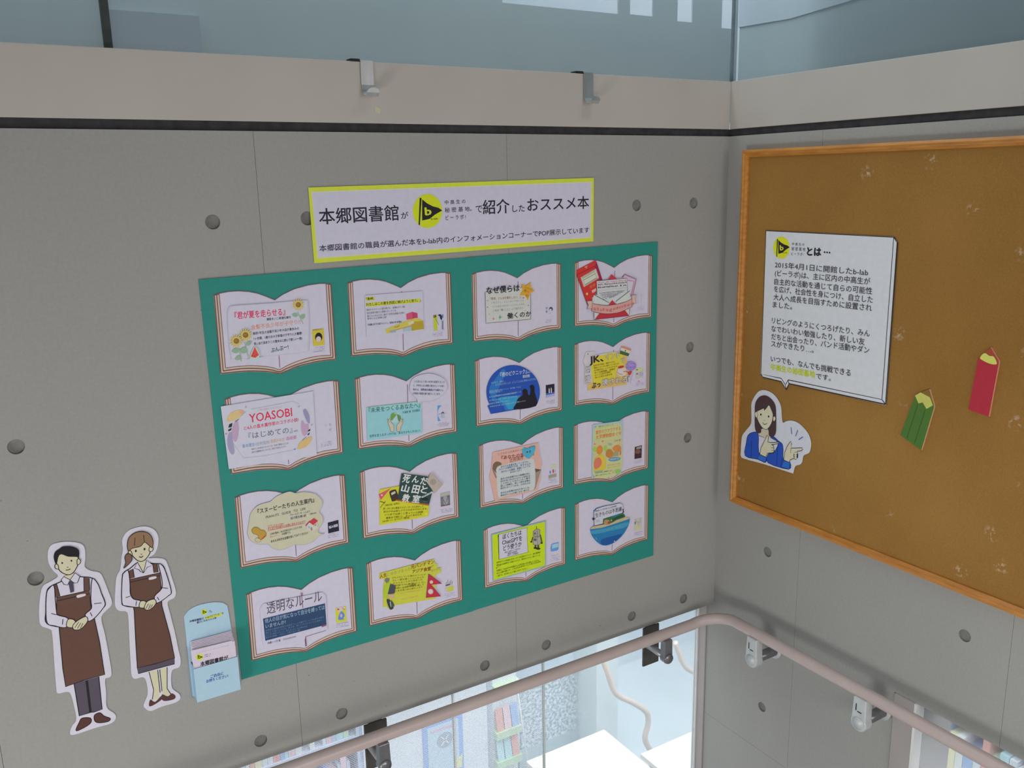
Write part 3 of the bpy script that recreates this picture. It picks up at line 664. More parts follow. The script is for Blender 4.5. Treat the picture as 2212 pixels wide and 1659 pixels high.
a.line([(1245, 700), (1320, 858)], 10, '7d9a80'); leaf(a, 1255, 745, 90, 60, 3.3); leaf(a, 1280, 790, 90, 70, -.75); sunflower(a, 1253, 603, 92)
a.line([(470, 1180), (500, 1355)], 9, '7d9a80'); a.line([(540, 1100), (590, 1300)], 9, '7d9a80')
leaf(a, 480, 1205, 115, 75, 3.0); leaf(a, 480, 1200, 105, 95, .15); leaf(a, 560, 1140, 90, 60, -.6); leaf(a, 495, 1290, 90, 65, 2.7)
sunflower(a, 430, 1083, 98); sunflower(a, 550, 1003, 98)
a.part('watermelon').ell(675, 1320, 95, 22, '9fb6c4', -.1).poly(smooth([(672, 1155), (735, 1268), (680, 1318), (608, 1300)], 4), 'aeb8a4').poly([(672, 1160), (728, 1268), (680, 1306), (618, 1290)], 'be4448')
for x, y in ((655, 1245), (690, 1262), (668, 1285), (640, 1275)): a.ell(x, y, 4, 6, '4a2024')
a.done()
# 12 highlighted
b = book(12); b.part('cover_picture').poly(quad(1620, 950, 1790, 935, 1800, 1210, 1632, 1225), 'a9a9c4').poly(quad(1625, 950, 1690, 945, 1692, 1215, 1635, 1222), 'a9b02c').poly(smooth([(1705, 955), (1745, 938), (1775, 980), (1770, 1030), (1745, 1035), (1735, 980)], 4), '222440').poly(quad(1770, 945, 1795, 942, 1797, 1000, 1775, 990), '4a6aa8').poly(smooth([(1700, 1030), (1750, 1020), (1765, 1120), (1740, 1205), (1695, 1200)], 4), 'b2afbc').poly(quad(1770, 1050, 1795, 1045, 1798, 1200, 1770, 1190), '6a7088')
b.text('成瀬', (1628, 1000), (1675, 992), 42, '2a2a20', .03); b.line([(1660, 1010), (1720, 1120)], 7, '55586a'); caption(b, 1620, 1270, 160, 15); b.done()
a = card(12, 'white card with two yellow-highlighted lines and a yellow building drawing')
a.part('card').sheet([(455, 620), (1440, 540), (1470, 1240), (490, 1335)], 'b0aec0')
a.part('highlight').poly(quad(472, 648, 620, 636, 628, 700, 478, 712), 'b4b83a').poly(quad(478, 745, 1408, 670, 1410, 735, 484, 812), 'b4b83a')
a.part('printed_title').text('「島崎、', (478, 700), (622, 688), 44, '3a3820', .02).text('わたしはこの夏を西武に捧げようと思う。」', (482, 800), (1410, 724), 50, '3a3820', .02)
a.part('printed_text').text('閉店するデパートに夏を捧げる、 成瀬あかり 14歳。', (488, 885), (1150, 825), 34, '55545f').text('地元滋賀の魅力と成瀬のまっすぐな…', (492, 938), (1020, 888), 34, '55545f').text('誰にもとめられない魅力! 中学生成瀬の日常に、', (498, 990), (1155, 928), 34, '55545f').text('夢中になる青春小説!', (502, 1035), (830, 1005), 34, '55545f')
a.text('『成瀬は天下を取りにいく』 宮島未奈 新潮社', (505, 1137), (1090, 1080), 32, '3a3944', .01)
a.part('building_drawing').poly([(1162, 935), (1262, 898), (1355, 920), (1360, 1000), (1170, 1032)], 'b84a68').poly([(1262, 898), (1355, 920), (1360, 1000), (1270, 1010)], 'a83a5a').poly([(810, 1195), (1190, 1040), (1330, 1000), (1455, 1045), (1465, 1190), (1260, 1220), (1255, 1135), (960, 1225), (830, 1272)], 'b5a84c').poly([(1255, 1070), (1455, 1048), (1465, 1190), (1260, 1218)], 'a08a2c').poly([(1110, 1180), (1250, 1140), (1258, 1215), (1120, 1232)], '8fa8ac').line([(870, 1235), (1260, 1133)], 9, 'b06a4a').poly(quad(890, 1215, 985, 1190, 990, 1240, 895, 1258), '8a9496').poly(quad(1195, 1075, 1290, 1045, 1295, 1095, 1200, 1125), 'b9b59a').line([(960, 1165), (985, 1150), (1000, 1160), (1045, 1125)], 7, '4a3a20')
a.done()
# 13 star
b = book(13); b.part('cover_picture').text('なぜ', (1645, 1090), (1690, 1085), 45, '3a3a5c').text('働く', (1650, 1160), (1690, 1155), 45, '4a4a6c').ell(1750, 1085, 36, 42, '3c3d66').ell(1742, 1105, 24, 30, 'b3b0c2').greek((1650, 1240), (1800, 1225), 14, '8f8cae', .4, 3).greek((1700, 1180), (1800, 1170), 14, '8f8cae', .4, 4); caption(b, 1625, 1310, 130, 25); b.done()
a = card(13, 'pale green-white card with brush lettering and an orange star')
a.part('card').sheet([(443, 745), (1345, 640), (1350, 1285), (460, 1365)], 'b0b2ae').line([(443, 745), (460, 1365), (1350, 1285)], 9, '45404e').line([(1345, 780), (1350, 1285)], 9, '45404e')
a.part('printed_title').text('なぜ僕らは', (470, 790), (1130, 730), 135, '22222a', .022).text('働くのか', (880, 1280), (1360, 1230), 110, '22222a', .022)
a.part('printed_text').text('「将来、どんな仕事をしたい…?」', (545, 905), (1160, 870), 52, '94605a', .012).text('と考えると、なんとなく不安になる', (565, 980), (1210, 930), 40, '8a8a92').text('そんな自分と向き合うヒントをくれる本', (585, 1060), (1215, 1005), 40, '8a8a92').text('いまは「働くこと」って何だろう', (600, 1140), (1190, 1085), 44, '70706f')
a.part('star')
a.poly([(1160, 580), (1255, 620), (1350, 548), (1350, 650), (1425, 725), (1340, 765), (1290, 915), (1235, 810), (1125, 810), (1185, 700)], 'bf8e2c')
a.text('これからの', (1215, 665), (1370, 725), 45, '5a4418').text('君へ', (1205, 735), (1310, 775), 50, '5a4418').text('名作', (1240, 830), (1300, 850), 50, '5a4418')
a.part('illustration')
for x, y, r, c in ((488, 915, 16, 'b0606a'), (488, 1045, 15, 'a04a5c'), (1200, 860, 20, 'b04058'), (1300, 1010, 17, 'b0606a'), (520, 1185, 14, 'bb7080'), (605, 1278, 26, 'b86a78'), (1240, 1112, 16, 'b890a0')): a.poly([(x, y - r), (x + r * .4, y - r * .3), (x + r, y), (x + r * .3, y + r * .4), (x, y + r), (x - r * .4, y + r * .3), (x - r, y), (x - r * .3, y - r * .4)], c)
a.poly([(735, 1200), (750, 1238), (780, 1248), (748, 1262), (728, 1300), (722, 1262), (700, 1250), (726, 1238)], '4a9a84')
a.done({'star': 'orange five-pointed star sticker'})
# 14 post box
b = book(14); b.part('cover_picture').greek((1450, 1000), (1600, 985), 22, 'a6a3b8', .5, 3).line([(1520, 900), (1520, 1260)], 5, 'a09db4').line([(1455, 905), (1460, 1270)], 3, 'a6a3b8'); caption(b, 1430, 1250, 150, 35); b.done()
a = card(14, 'red postbox leaning left over the top right book', 'postbox_card')
a.part('postbox').sheet([(235, 500), (300, 460), (610, 300), (628, 320), (750, 700), (640, 850), (580, 1150), (455, 1200), (430, 1110), (245, 600)], 'b23030')
a.poly([(628, 330), (750, 700), (690, 700), (600, 420)], '8a2044').line([(245, 585), (630, 400)], 16, '8a2428').line([(245, 600), (455, 1195)], 10, '4a2034').line([(628, 330), (745, 690)], 10, '5a2044')
a.part('mail_slot').poly(quad(315, 640, 620, 462, 680, 650, 380, 832), 'b8b8a8').line(quad(330, 645, 612, 480, 664, 648, 388, 812), 8, '2e2c30', True).line(quad(360, 655, 590, 520, 635, 645, 400, 785), 9, '2e2c30', True).line([(375, 690), (610, 560)], 8, '2e2c30')
a.part('postal_mark').text('〒', (408, 480), (460, 455), 60, 'c4a08c', .02)
a.part('printed_text').text('郵便', (505, 860), (615, 800), 55, 'c87848').poly(quad(530, 900, 620, 850, 622, 905, 550, 950), 'bf9a98').ell(440, 965, 20, 26, 'c0b060').poly(quad(540, 1040, 570, 1025, 575, 1080, 550, 1090), 'c0a090')
a.done()
a = Art('envelope_card', 'white envelope with letter, red flaps and pale ribbon on the top right book', 'card', F[14], off=OC + .0030)
a.part('envelope').sheet([(635, 705), (845, 690), (935, 572), (1035, 655), (1140, 645), (1190, 572), (1428, 668), (1350, 990), (1425, 985), (1405, 1060), (1420, 1148), (1335, 1160), (1335, 1225), (1290, 1270), (1280, 1400), (580, 1482), (570, 1330), (535, 1310), (535, 1250), (440, 1268), (465, 1190), (440, 1110), (540, 1105), (580, 985), (640, 980)], 'aeb4b4', edge='3a3450')
a.part('postcards').poly([(1190, 575), (1425, 670), (1345, 1000), (1240, 1010), (1150, 650)], 'b08098').line([(1145, 645), (1190, 575), (1425, 672), (1350, 1000)], 9, '443c54').poly([(1205, 605), (1400, 685), (1330, 960), (1250, 960), (1170, 650)], 'b5a2b4').line([(1240, 690), (1380, 715), (1310, 1030)], 10, '6a4468').poly(quad(1250, 720, 1360, 745, 1305, 950, 1250, 950), 'b2aebc')
a.part('letter').poly([(845, 700), (935, 575), (1040, 665)], 'ae3040').poly([(632, 708), (1240, 652), (1250, 930), (1005, 1110), (870, 1140), (640, 985)], 'aeb2b4').line([(640, 985), (632, 708), (1240, 652), (1250, 930)], 10, '3c3850')
a.part('printed_text')
for i, (y, c) in enumerate(((755, 'b06a80'), (800, '6c5060'), (855, '503a4c'))): a.greek((660, y), (1220, y - 48), 34 if i else 26, c, .9, 60 + i)
a.line([(650, 905), (1235, 835)], 4, 'a08090')
for i in range(5): a.greek((690 + 20 * i, 960 + 30 * i), (1190 - 50 * i, 912 + 28 * i), 20, '5c5c68', .9, 70 + i)
a.part('envelope_flaps').poly([(582, 985), (870, 1140), (870, 1180), (580, 1160)], 'b0b6b4').poly([(1290, 905), (1015, 1120), (1020, 1170), (1300, 1090)], 'b0b6b4').line([(582, 985), (870, 1140)], 10, '3c3850').line([(1290, 905), (1010, 1120)], 10, '3c3850').poly([(865, 1185), (940, 1090), (1030, 1180)], 'a82c38').poly([(590, 1478), (690, 1350), (1190, 1290), (1278, 1398)], 'a42c36').poly([(580, 1340), (680, 1350), (590, 1475)], 'aeb4b4').line([(580, 1330), (582, 1480), (1280, 1400), (1288, 1260)], 9, '3c3850')
a.part('ribbon').poly([(440, 1110), (545, 1100), (545, 1255), (440, 1268), (470, 1188)], 'b99a90').line([(440, 1110), (545, 1100), (545, 1255), (440, 1268), (470, 1188)], 7, '3c3048', True).poly([(1325, 992), (1425, 985), (1398, 1060), (1420, 1148), (1330, 1155)], 'b99a90').line([(1325, 992), (1425, 985), (1398, 1060), (1420, 1148), (1330, 1155)], 7, '3c3048', True)
rb_ = smooth([(540, 1155), (700, 1185), (860, 1195), (1050, 1165), (1200, 1125), (1332, 1062)], 4, False) + smooth([(1335, 1222), (1200, 1285), (1050, 1340), (860, 1360), (700, 1350), (535, 1308)], 4, False)
a.poly(rb_, 'b88a84').line(rb_, 8, '3c3048', True); a.greek((570, 1300), (900, 1330), 75, 'a86a6c', .95, 81).greek((900, 1325), (1320, 1190), 75, 'a86a6c', .95, 82)
a.done()
# 21 feathers
b = book(21); b.part('cover_picture').text('はじ', (1790, 785), (1825, 780), 40, '77748c').text('めて', (1795, 865), (1828, 858), 40, '77748c').text('の', (1725, 790), (1755, 785), 32, '8f8ca4'); caption(b, 1665, 1060, 160, 45, -.2); b.done()
a = card(21, 'wide white card with bold red title and pastel feathers, sticking out left of its book')
a.part('card').sheet([(120, 485), (1540, 250), (1600, 1240), (245, 1450)], 'b0b0bf')
a.part('printed_title').text('YOASOBI', (565, 750), (1225, 645), 165, 'bc2c48', .012).text('と4人の直木賞作家のコラボ小説!', (480, 852), (1320, 715), 58, 'b83a5a', .02)
a.text('『はじめての』', (550, 990), (1225, 890), 95, '45505a')
a.part('printed_text').text('小説を音楽にするユニット', (690, 560), (1060, 505), 34, 'b08a94').text('水鈴社', (1245, 882), (1310, 868), 26, '5a5a66').text('島本理生/', (455, 1125), (660, 1095), 54, '5a86a8').text('辻村深月/', (670, 1093), (880, 1060), 54, '7d8a90').text('宮部みゆき/', (890, 1052), (1115, 1015), 54, 'b8956c').text('森絵都', (1130, 1010), (1290, 985), 54, 'b06a98')
a.text('初めて人を好きになったとき、初めて家出したとき、', (595, 1160), (1170, 1060), 27, '5a5a66').text('初めて容疑者になったとき、初めて告白したとき…', (600, 1207), (1140, 1110), 27, '5a5a66')
a.part('illustration').line([(590, 525), (900, 470), (1230, 405), (1330, 450)], 4, '8a8a7a').line([(300, 1040), (470, 1280), (830, 1240), (1250, 1150)], 4, '9a9a84')
for pts, c in (([(215, 700), (250, 610), (330, 555), (430, 540), (480, 565), (400, 660), (320, 700), (240, 720)], 'bca676'), ([(400, 560), (450, 545), (470, 575), (440, 600)], 'bd9080'), ([(290, 870), (330, 740), (380, 720), (395, 830), (385, 930), (350, 1030), (300, 960)], 'a58aa6'), ([(250, 890), (290, 900), (300, 1000), (330, 1180), (290, 1225), (235, 1130), (220, 1000)], '8d86a4'),
               ([(1390, 540), (1430, 530), (1480, 620), (1490, 740), (1450, 720), (1400, 600)], '84809e'), ([(1370, 700), (1420, 760), (1470, 760), (1460, 880), (1410, 940), (1370, 890), (1358, 800)], 'a88aa8'), ([(1300, 1130), (1340, 1040), (1430, 980), (1520, 950), (1500, 1040), (1420, 1110), (1340, 1140)], 'bca06c')): a.sp(pts, c, 4)
a.poly(quad(250, 760, 298, 740, 290, 800, 235, 812), '2a2632').poly(quad(232, 845, 285, 815, 280, 850, 240, 868), '2a2632').poly(quad(1465, 850, 1500, 830, 1495, 860, 1462, 872), '2a2632').poly(quad(1455, 915, 1490, 880, 1480, 920, 1458, 930), '2a2632').line([(340, 720), (400, 680)], 7, '4a4450').line([(430, 630), (500, 565)], 4, '6a6054').line([(1375, 1000), (1440, 950)], 5, '6a6054')
for x, y, c in ((505, 492, 'b08490'), (200, 908, 'b06a88'), (1518, 770, 'b88a94'), (1320, 488, '8a9a90'), (1260, 1145, '7a7ab4')): a.ell(x, y, 12, 12, c)
a.done()
# 22 globe
b = book(22); b.part('cover_picture').poly([(1540, 840), (1605, 832), (1555, 900), (1545, 960), (1550, 1020), (1590, 1098), (1545, 1105)], '4f86bd').ell(1630, 970, 24, 26, '4a4e60').ell(1630, 985, 16, 18, 'b0adc0').poly([(1600, 1000), (1650, 995), (1670, 1050), (1600, 1050)], '93a2b4').greek((1590, 870), (1700, 850), 20, '9b98b0', .4, 6).greek((1560, 990), (1700, 975), 20, '8f8ca4', .4, 7).line([(1700, 810), (1715, 850)], 4, '9b98b0'); caption(b, 1540, 1150, 190, 55); b.done()
a = card(22, 'teal card with two hands holding a globe on the second book of the second row')
a.part('card').sheet([(330, 870), (1265, 765), (1280, 1305), (345, 1440)], '7fb0b8')
a.poly(quad(330, 870, 1265, 765, 1267, 830, 333, 940), '86b2ae')
a.part('printed_title').text('『未来をつくるあなたへ』', (365, 965), (1245, 870), 85, '2c5c6c', .015)
a.part('printed_text').text('中満泉 著  岩波書店', (945, 978), (1240, 935), 40, '3c6270', .012).text('世界を変えるきっかけは、あなたかもしれない!', (380, 1385), (1240, 1285), 44, '34586e', .012)
a.part('globe').ell(820, 1040, 98, 90, '98b4c4').sp([(735, 1060), (745, 985), (800, 955), (850, 965), (830, 1010), (790, 1060), (760, 1095)], '5f8a48', 4).sp([(850, 985), (905, 1010), (915, 1070), (880, 1110), (860, 1050)], '54804a', 4).ell(825, 970, 30, 12, '8ba4a0')
a.part('cupped_hands')
for sx, px in ((1, 0), (-1, 1640)):
    X = lambda x: px + sx * x
    a.shape([(X(685), 1070), (X(700), 1075), (X(715), 1130), (X(705), 1075), (X(730), 1065), (X(750), 1125), (X(775), 1150), (X(795), 1180), (X(790), 1275), (X(742), 1275), (X(725), 1205), (X(700), 1150)], 'b4a894', 5, '4a4038', 3)
a.done()
a = Art('speech_bubble_card', 'white oval speech bubble above the teal globe card', 'card', F[22], off=OC + .0026)
bb = smooth([(1065, 520), (1100, 400), (1200, 330), (1390, 292), (1560, 330), (1680, 420), (1705, 540), (1640, 650), (1500, 740), (1380, 765), (1290, 768), (1255, 775)], 4, False) + [(1210, 812), (1190, 725)] + smooth([(1190, 725), (1110, 650), (1070, 580)], 3, False)
a.part('card').sheet(bb, 'b0afc0').line(bb, 4, '8a8898', True)
a.part('printed_text').text('この本はより良い未来を展望するとき', (1135, 445), (1660, 455), 36, '454868', .012).text('に、中学生にある問題と解決のヒントを探り', (1125, 512), (1652, 525), 36, '3c3c48', .012).text('始める、国際連合職員の中満泉さん', (1120, 580), (1642, 595), 36, '34406c', .015).text('が若者の希望を語り紹介しています。', (1115, 648), (1590, 660), 36, '3c3c48', .012)
a.done()
# 23 night
b = book(23); b.part('cover_picture').poly(quad(1555, 940, 1727, 912, 1730, 1130, 1560, 1165), '22222e').poly(quad(1558, 1105, 1729, 1070, 1730, 1130, 1560, 1165), '4456a4').poly(quad(1560, 1140, 1730, 1105, 1731, 1150, 1561, 1190), '8c94c2').poly([(1612, 1095), (1610, 1020), (1622, 990), (1632, 1030), (1635, 1090)], 'b4b4c0').poly([(1655, 1098), (1652, 1010), (1662, 980), (1675, 1020), (1675, 1090)], 'b4b4c0'); caption(b, 1565, 1265, 170, 65); b.done()
a = card(23, 'round dark blue night sky card with two silhouettes, cut flat at the bottom')
cir = [(910 + 532 * math.cos(math.radians(t)), 1075 + 532 * math.sin(math.radians(t))) for t in range(-215, 34, 6)]
a.part('card').sheet([(465, 1515), (400, 1350)] + [(x, y) for x, y in cir if y < 1370] + [(1355, 1362)], '22479a')
a.part('illustration').sp([(450, 960), (560, 800), (700, 620), (760, 700), (640, 960), (560, 1200), (760, 1180), (1030, 1150), (960, 1390), (760, 1440), (700, 1330), (520, 1260), (440, 1090)], '2866aa', 4).sp([(600, 1210), (800, 1160), (1010, 1180), (940, 1380), (820, 1420), (740, 1320)], '2b86b2', 4)
a.part('silhouettes').poly(smooth([(930, 1425), (970, 1300), (1000, 1210), (1090, 1140), (1090, 1050), (1140, 1010), (1195, 1050), (1200, 1120), (1240, 1130), (1250, 1010), (1235, 960), (1285, 932), (1330, 970), (1335, 1070), (1360, 1160), (1362, 1355)], 3), '1c1a24')
a.part('printed_title').text('『夜のピクニック』', (650, 780), (1180, 705), 88, 'aab4cc', .02).text('恩田陸', (1095, 800), (1240, 778), 55, 'aab4cc', .02)
a.part('printed_text').text('新潮文庫', (1188, 700), (1270, 688), 26, '9aa8c8', .02).text('みんなで、夜歩く。', (470, 915), (745, 880), 42, '94b0cc').text('ただそれだけのことが、どうしてこんなに特別なんだろうね。', (555, 960), (1360, 835), 44, '8ea8cc')
for i, (x0, y0, x1, y1, t) in enumerate(((430, 1080, 1055, 990, '高校生活最後を飾るイベント「歩行祭」それは'), (430, 1110, 690, 1075, '全校生徒が夜を徹して'), (430, 1195, 1060, 1085, '80キロ歩き通すという北高の伝統行事だった'), (560, 1170, 960, 1110, '甲田貴子は密かな誓いを胸に'), (430, 1265, 1050, 1165, '歩行祭にのぞんだ。三年間、誰にも言えなかった'), (430, 1328, 870, 1255, '秘密を清算するために…'), (440, 1385, 1150, 1265, '学校生活の思い出や卒業後の夢など語らいつつ'))): a.text(t, (x0, y0), (x1, y1), 32, '8ab0d0')
a.done()
# 24 tricolour flag
b = book(24); b.part('cover_picture').poly(quad(1410, 885, 1560, 862, 1562, 1060, 1412, 1085), 'a6a8a0').poly(quad(1410, 885, 1560, 862, 1560, 940, 1411, 965), 'b0b08a').ell(1435, 910, 22, 12, '6c6a5a').ell(1437, 990, 20, 16, '6c6c6a').ell(1515, 990, 40, 45, '9c98b8').ell(1470, 1137, 18, 12, 'c06a80'); caption(b, 1405, 1185, 170, 75); b.done()
a = card(24, 'yellow card with outlined letters, tiny tricolour flag and purple bubble')
a.part('card').sheet([(500, 655), (690, 600), (1090, 540), (1240, 640), (1245, 1190), (1180, 1200), (460, 1325), (455, 1190), (380, 1210), (395, 1100), (400, 830), (360, 750), (430, 560), (600, 545)], 'b5b2b4')
a.poly([(530, 650), (1225, 555), (1245, 760), (1235, 1200), (460, 1325), (460, 1190), (550, 1160), (525, 860)], 'c2a05a').sp([(700, 640), (960, 570), (1130, 590), (1180, 780), (1060, 860), (1000, 1030), (960, 1110), (700, 1200), (590, 1160), (540, 1000), (530, 840), (560, 760)], 'bdb236', 4)
a.part('illustration').ell(462, 600, 55, 50, 'b2b2b6').ell(462, 597, 14, 14, 'b04040').line([(370, 740), (400, 820), (480, 800), (440, 660), (600, 560), (640, 600)], 5, '8a98a0').poly(quad(1130, 432, 1322, 500, 1305, 535, 1118, 465), 'c9785c').poly(quad(1118, 465, 1305, 535, 1290, 585, 1105, 520), 'b2b6a8').poly(quad(1105, 530, 1285, 590, 1265, 642, 1090, 590), '3c5a34').ell(1205, 530, 13, 18, '4c566c').ell(1315, 835, 108, 95, '8a78b4').ell(1315, 800, 70, 25, '9a8cc0').greek((1230, 810), (1390, 800), 26, '6a5a98', .9, 9).greek((1220, 880), (1390, 870), 26, '6a5a98', .9, 10)
a.sp([(1060, 850), (1120, 830), (1180, 835), (1140, 875), (1070, 880)], 'a8382c', 4).sp([(1040, 900), (1120, 880), (1200, 870), (1210, 1000), (1100, 1040), (1030, 980)], 'b8b2ae', 4).line([(1050, 890), (1035, 960), (1090, 995), (1150, 1000)], 9, 'a0402c').poly([(1250, 950), (1340, 935), (1310, 1010), (1270, 1020)], 'b43c24').line([(1160, 945), (1240, 945)], 14, 'a0402c').line([(1360, 960), (1300, 1180)], 7, '8a8a98').line([(1285, 1020), (1270, 1110)], 9, 'a0402c')
a.part('printed_title').text('JK、', (490, 800), (770, 745), 165, '20223c', .03)
OU = lambda t, p0, p1, h, bo=.05: (a.text(t, p0, p1, h, '4a4658', bo), a.text(t, (p0[0] + 2, p0[1] - 2), (p1[0] - 2, p1[1] - 2), h - 4, 'c0bcc0', .012))
OU('インド', (805, 725), (1095, 665), 120); OU('で', (1110, 790), (1190, 775), 110); OU('常', (400, 980), (515, 965), 125); OU('識', (400, 1190), (520, 1165), 150)
a.text('ぶっ', (530, 1290), (710, 1250), 115, '20223c', .03); OU('壊される!', (730, 1235), (1275, 1155), 130)
a.part('printed_text')
for i, t in enumerate(('日本の女子高生、南西アジアの', '突然インドへ引っ越すことになった!', '女子高生がみた、インドのリアルとは?', '多くの価値観、常識が', 'ひっくり返る体験記。', '笑って考える旅の本')): a.text(t, (568 + 6 * i, 845 + 48 * i), ((990, 1075, 1045, 1000, 920, 940)[i], (765, 795, 850, 905, 960, 1010)[i]), 30, '665a20', .01)
a.done()
# 31 cloud
b = book(31); b.part('cover_picture').poly(quad(1643, 858, 1808, 815, 1820, 985, 1652, 1025), '1f2030').text('悩み相談', (1662, 955), (1805, 915), 42, 'b9b6c8', .03); caption(b, 1645, 1050, 150, 85, -.2); b.done()
a = card(31, 'cream cloud shaped card with peanut and red roofed house, left column')
cl_ = smooth([(930, 410), (1050, 375), (1150, 400), (1260, 380), (1420, 400), (1500, 450), (1560, 530), (1550, 620), (1510, 690), (1560, 760), (1570, 850), (1530, 920), (1490, 990), (1530, 1030), (1600, 1025), (1500, 1075), (1420, 1150), (1290, 1200), (1130, 1205), (1000, 1260), (880, 1285), (780, 1250), (715, 1195), (560, 1195), (440, 1130), (395, 1020), (410, 900), (425, 830), (440, 720), (530, 610), (640, 560), (750, 530), (830, 460)], 4)
a.part('card').sheet(cl_, 'adab94').line(cl_, 5, '8488a4', True)
a.part('printed_title').text('『スヌーピーたちの人生案内』', (553, 725), (1435, 540), 75, '232328', .022).text('PEANUTS   GUIDE   TO   LIFE', (680, 797), (1300, 660), 46, '45454a', .012)
a.part('printed_text').text('チャールズ・M・シュルツ', (1060, 757), (1365, 700), 34, '3c3c68', .015).text('谷川俊太郎=訳', (1065, 812), (1310, 765), 40, '3c3c68', .015).text('主婦の友社', (1365, 738), (1470, 715), 24, '50504c', .01)
a.text('「どうしたらいいの?」', (708, 940), (955, 895), 38, 'b84a58', .01).text('そんなときは彼らの言葉に耳をかたむけて', (710, 985), (1295, 860), 38, 'b84a58', .01).line([(712, 945), (950, 900)], 4, 'b84a58').line([(712, 985), (1290, 865)], 5, 'b84a58')
a.text('この本の悩みに、みんながあたたかくこたえてくれる', (745, 1055), (1240, 940), 34, '3a3a3c', .01).text('チャーリー・', (745, 1100), (870, 1070), 32, 'b86a5c', .01).text('の言葉です。', (930, 1055), (1070, 1022), 32, '3a3a3c', .01).text('あなたの好きな言葉を探してみてください!', (760, 1172), (1335, 1035), 38, '3a3a3c', .012)
a.part('peanut').shape([(465, 960), (500, 930), (550, 935), (600, 970), (650, 980), (685, 1030), (665, 1080), (610, 1120), (570, 1100), (550, 1050), (490, 1030), (460, 990)], 'a38238', 5, '5a4420').sp([(600, 1120), (670, 1050), (680, 1070), (620, 1120)], 'a04c30', 3).shape([(515, 1110), (545, 1095), (595, 1120), (590, 1150), (545, 1160), (512, 1135)], 'b0a890', 4, '5a4a30')
a.part('house').poly([(1310, 910), (1355, 850), (1430, 905), (1480, 850), (1490, 930), (1410, 990), (1320, 975)], 'b4b0aa').poly([(1350, 850), (1425, 785), (1490, 830), (1415, 893)], 'b0303c').line([(1298, 905), (1365, 830)], 14, '8a2c38').poly(quad(1372, 935, 1395, 925, 1405, 975, 1380, 980), '84705c').poly(quad(1335, 915, 1358, 912, 1360, 940, 1338, 942), '7a96b8').poly(quad(1440, 885, 1462, 875, 1464, 900, 1442, 910), '8a8a70')
a.done()
# 32 blackboard
b = book(32); b.part('cover_picture').poly(quad(1510, 835, 1672, 798, 1675, 1030, 1517, 1062), '6c6a70').poly(quad(1510, 835, 1672, 798, 1673, 860, 1512, 895), '9c9a94').sp([(1560, 900), (1600, 870), (1640, 930), (1630, 1010), (1570, 1020)], '8c8a90', 4).line([(1530, 900), (1600, 1010)], 8, '4a444e').line([(1650, 860), (1610, 980)], 8, '4a444e').poly(quad(1516, 1045, 1675, 1012, 1675, 1030, 1517, 1062), '6a4a50'); caption(b, 1510, 1120, 200, 95); b.done()
a = card(32, 'bright yellow note card with a pink corner below the blackboard card')
a.part('card').sheet([(472, 770), (780, 715), (900, 700), (1320, 1040), (1305, 1225), (478, 1380)], 'b5b42a')
a.part('illustration').poly([(460, 850), (668, 742), (492, 950)], 'b9505c').ell(513, 865, 14, 17, 'c8b8a8').line([(575, 965), (485, 1080)], 10, '3c4a30').line([(480, 968), (565, 1000)], 12, '5a3424')
a.poly(smooth([(640, 830), (660, 790), (740, 768), (765, 800), (810, 930), (790, 950), (700, 972), (680, 960)], 3), '3c2c28').poly(quad(665, 830, 735, 795, 748, 830, 680, 868), 'a8aaa0')
a.part('printed_text')
for i, t in enumerate(('二年E組の人気者、山田が死んだ。', '悲しみに沈む教室でスピーカーから声がして', '声だけの山田とクラスの日々がはじまる。', 'いつまでも続くと思っていた時間', '最後まで読むと、きっとあなたも', '泣いてしまう、青春小説。')): a.text(t, ((555, 530, 535, 560, 580, 725)[i], 1060 + 55 * i + (i > 2) * -6 + (i == 5) * -30), ((820, 1220, 1290, 1210, 1190, 980)[i], (1020, 1075, 1110, 1170, 1210, 1262)[i]), 34, '5a5c1c', .01)
a.text('令和の青春ミステリ', (520, 1335), (700, 1300), 30, '5a5c1c'); a.ell(1265, 1180, 24, 28, 'c0bc40').ell(1000, 1240, 24, 22, 'c8a83c')
a.done()
a = Art('blackboard_card', 'dark green blackboard card with nine chalk characters', 'card', F[32], off=OC + .0030)
a.part('card').sheet([(850, 492), (1290, 548), (1375, 805), (1320, 1020), (780, 940), (825, 640)], '28403f', edge='8a4a30').line([(750, 948), (1320, 1035)], 22, '9a5028')
a.part('printed_title')
for t, x, y, x2, y2, h in (('死', 850, 645, 975, 665, 140), ('ん', 1015, 648, 1130, 665, 120), ('だ', 1155, 680, 1270, 700, 125), ('山', 830, 800, 960, 822, 120), ('田', 1010, 825, 1135, 845, 140), ('と', 1160, 825, 1270, 845, 125), ('教', 845, 975, 970, 990, 125), ('室', 1015, 990, 1150, 1005, 125)): a.text(t, (x, y), (x2, y2), h, 'bcc4c2', .035)
a.part('illustration').poly(quad(1185, 890, 1365, 800, 1375, 825, 1195, 918), 'a8b0b0').greek((1200, 905), (1340, 835), 22, '5a6464', .9, 3).sp([(1180, 920), (1240, 905), (1300, 925), (1290, 955), (1200, 945)], '1c2a20', 3).greek((1210, 980), (1285, 985), 14, '6a7468', .9, 8)
a.done()
a = Art('speaker_card', 'small beige loudspeaker card on the right edge of the blackboard card', 'card', F[32], off=OC + .0042)
a.part('card').sheet([(1350, 478), (1555, 690), (1415, 835), (1275, 640)], 'a0958e').part('illustration').ell(1385, 640, 58, 56, '948a80').ell(1385, 640, 44, 42, '8c8278')
a.done()
